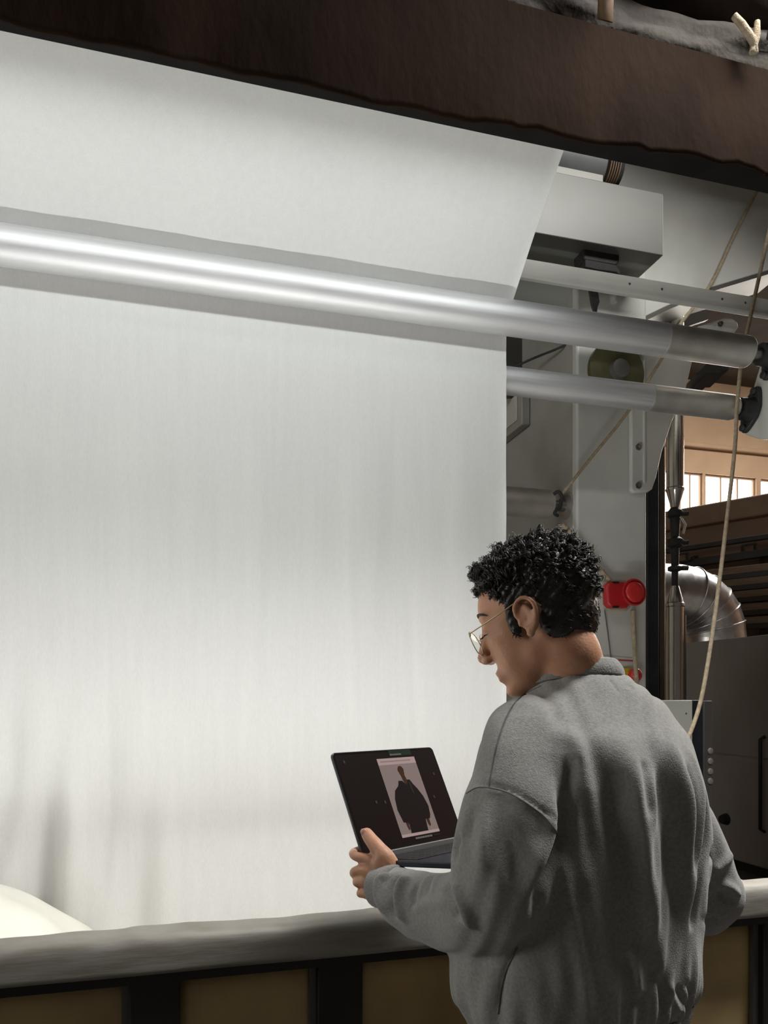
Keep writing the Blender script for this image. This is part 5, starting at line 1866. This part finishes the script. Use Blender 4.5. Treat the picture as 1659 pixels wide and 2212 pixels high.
LOCKS = 1500
roots = []
nv_ = len(Vh)
Nh = vnormals(me_h)
tries = 0
while len(roots) < LOCKS and tries < 40000:
    tries += 1
    k = rh.randrange(nv_)
    q = Vector((hx[k], hy[k], hz[k]))
    nw = Vector(Nh[k])
    n = Vector((nw.dot(FX), nw.dot(LV), nw.dot(UX)))
    # skip what lies inside the head
    c_ = Vector((q.x + 0.006, q.y, q.z - 0.042))
    if (c_.x / 0.098) ** 2 + (c_.y / 0.074) ** 2 + (c_.z / 0.086) ** 2 < 0.98 and q.z > -0.02:
        continue
    if n.z < -0.35 and q.z > -0.02:
        continue
    roots.append((q, n))
for (q, n) in roots:
    x, y, z = q
    top = max(0.0, min(1.0, (z - 0.045) / 0.06))
    top = max(top, 0.5 * max(0.0, min(1.0, (-x - 0.06) / 0.03)) * max(0.0, min(1.0, (z + 0.02) / 0.05)))
    L = (0.0095 + 0.0135 * top) * rh.uniform(0.75, 1.3)
    crown = Vector((-0.055, 0.0, 0.13))
    flow = (Vector(q) - crown)
    flow = flow - n * flow.dot(n)
    if flow.length < 1e-4:
        flow = n.orthogonal()
    flow.normalize()
    if z < 0.035:
        flow = (flow * 0.3 + Vector((-0.45, 0, -0.85))).normalized()
        flow = (flow - n * flow.dot(n) * 0.9).normalized()
    front_ = x > 0.05 and z > 0.05
    if front_:
        flow = (flow + Vector((-0.5, 0, 0.55))).normalized()
        L *= 0.75
    side = n.cross(flow)
    rad = (0.0010 + 0.0042 * top) * rh.uniform(0.6, 1.35)
    turns = rh.uniform(1.1, 2.0) * (0.45 + 0.75 * top)
    ph0 = rh.uniform(0, 6.28)
    drift = rh.uniform(-0.6, 0.6)
    lift = rh.uniform(0.05, 0.55) * (0.15 + 0.85 * top)
    K = 12
    nst = 6 if top > 0.2 else 4
    for s_i in range(nst):
        fly = s_i == 0 and rh.random() < 0.35
        off = Vector((rh.gauss(0, 1), rh.gauss(0, 1), rh.gauss(0, 1))) * (0.0016 if not fly else 0.003)
        ph_ = ph0 + rh.gauss(0, 0.18)
        LL = L * rh.uniform(0.85, 1.15) * (1.2 if fly else 1)
        pts = []
        for i in range(K):
            t = i / (K - 1)
            c = Vector(q) - n * 0.003 + off * (0.5 + t * 0.7) + n * (LL * lift * t * (1 - 0.4 * t)) + (flow + side * drift) * (LL * t * 0.8)
            an = ph_ + turns * 2 * math.pi * t
            c = c + (n * math.cos(an) + side * math.sin(an)) * (rad * min(1, 2.5 * t + 0.1))
            pts.append(hw_(c))
        r0 = rh.uniform(0.00025, 0.0004) if fly else rh.uniform(0.0007, 0.0013)
        rs = [r0 * (1 - 0.7 * (i / (K - 1)) ** 2) for i in range(K)]
        strand(pts, rs, 3)
cur.v = [Vector(v) for v in fv_]
cur.f = ff_
cu = build('curls', cur, M_HAIR, hair, smooth=180, recalc=False)
cu['kind'] = 'stuff'

# ------------------------------------------------------------------ glasses
gl = thing('eyeglasses', 'thin pale metal eyeglasses worn low on the nose', 'glasses', hp(0.105, 0, -0.02))
GC = {}
for s_ in (-1, 1):
    cen = (0.106, s_ * 0.034, -0.003)
    tiltF = 0.10
    pts = []
    for k in range(33):
        a = 2 * math.pi * k / 32
        u = 0.0265 * math.copysign(abs(math.cos(a)) ** 0.85, math.cos(a))
        v = 0.0235 * math.copysign(abs(math.sin(a)) ** 0.85, math.sin(a))
        pts.append(hp(cen[0] - 0.002 * (abs(cen[1] + u) / 0.06) ** 2 + tiltF * v * 1.2, cen[1] + u, cen[2] + v))
    build('rim', MB().tube(pts, 0.0010, 8), M_GOLD, gl, smooth=60)
    lens = MB()
    lens.add(pts[:-1], [tuple(range(len(pts) - 1))])
    build('lens', lens, M_LENS, gl)
    hinge = hp(0.101, s_ * 0.066, 0.013)
    tip_ = hp(-0.006, s_ * 0.0785, 0.034)
    build('end_piece', MB().tube([hp(0.104, s_ * 0.0595, 0.009), hinge], 0.0016, 8), M_GOLD, gl, smooth=60)
    build('temple', MB().tube([hinge, hp(0.045, s_ * 0.0755, 0.022), tip_, hp(-0.024, s_ * 0.080, 0.028), hp(-0.036, s_ * 0.078, 0.010)], [0.0013, 0.0012, 0.0012, 0.0014, 0.0014], 8), M_GOLD, gl, smooth=60)
build('bridge', MB().tube([hp(0.108, -0.009, 0.006), hp(0.1125, 0, 0.010), hp(0.108, 0.009, 0.006)], 0.0011, 8), M_GOLD, gl, smooth=60)
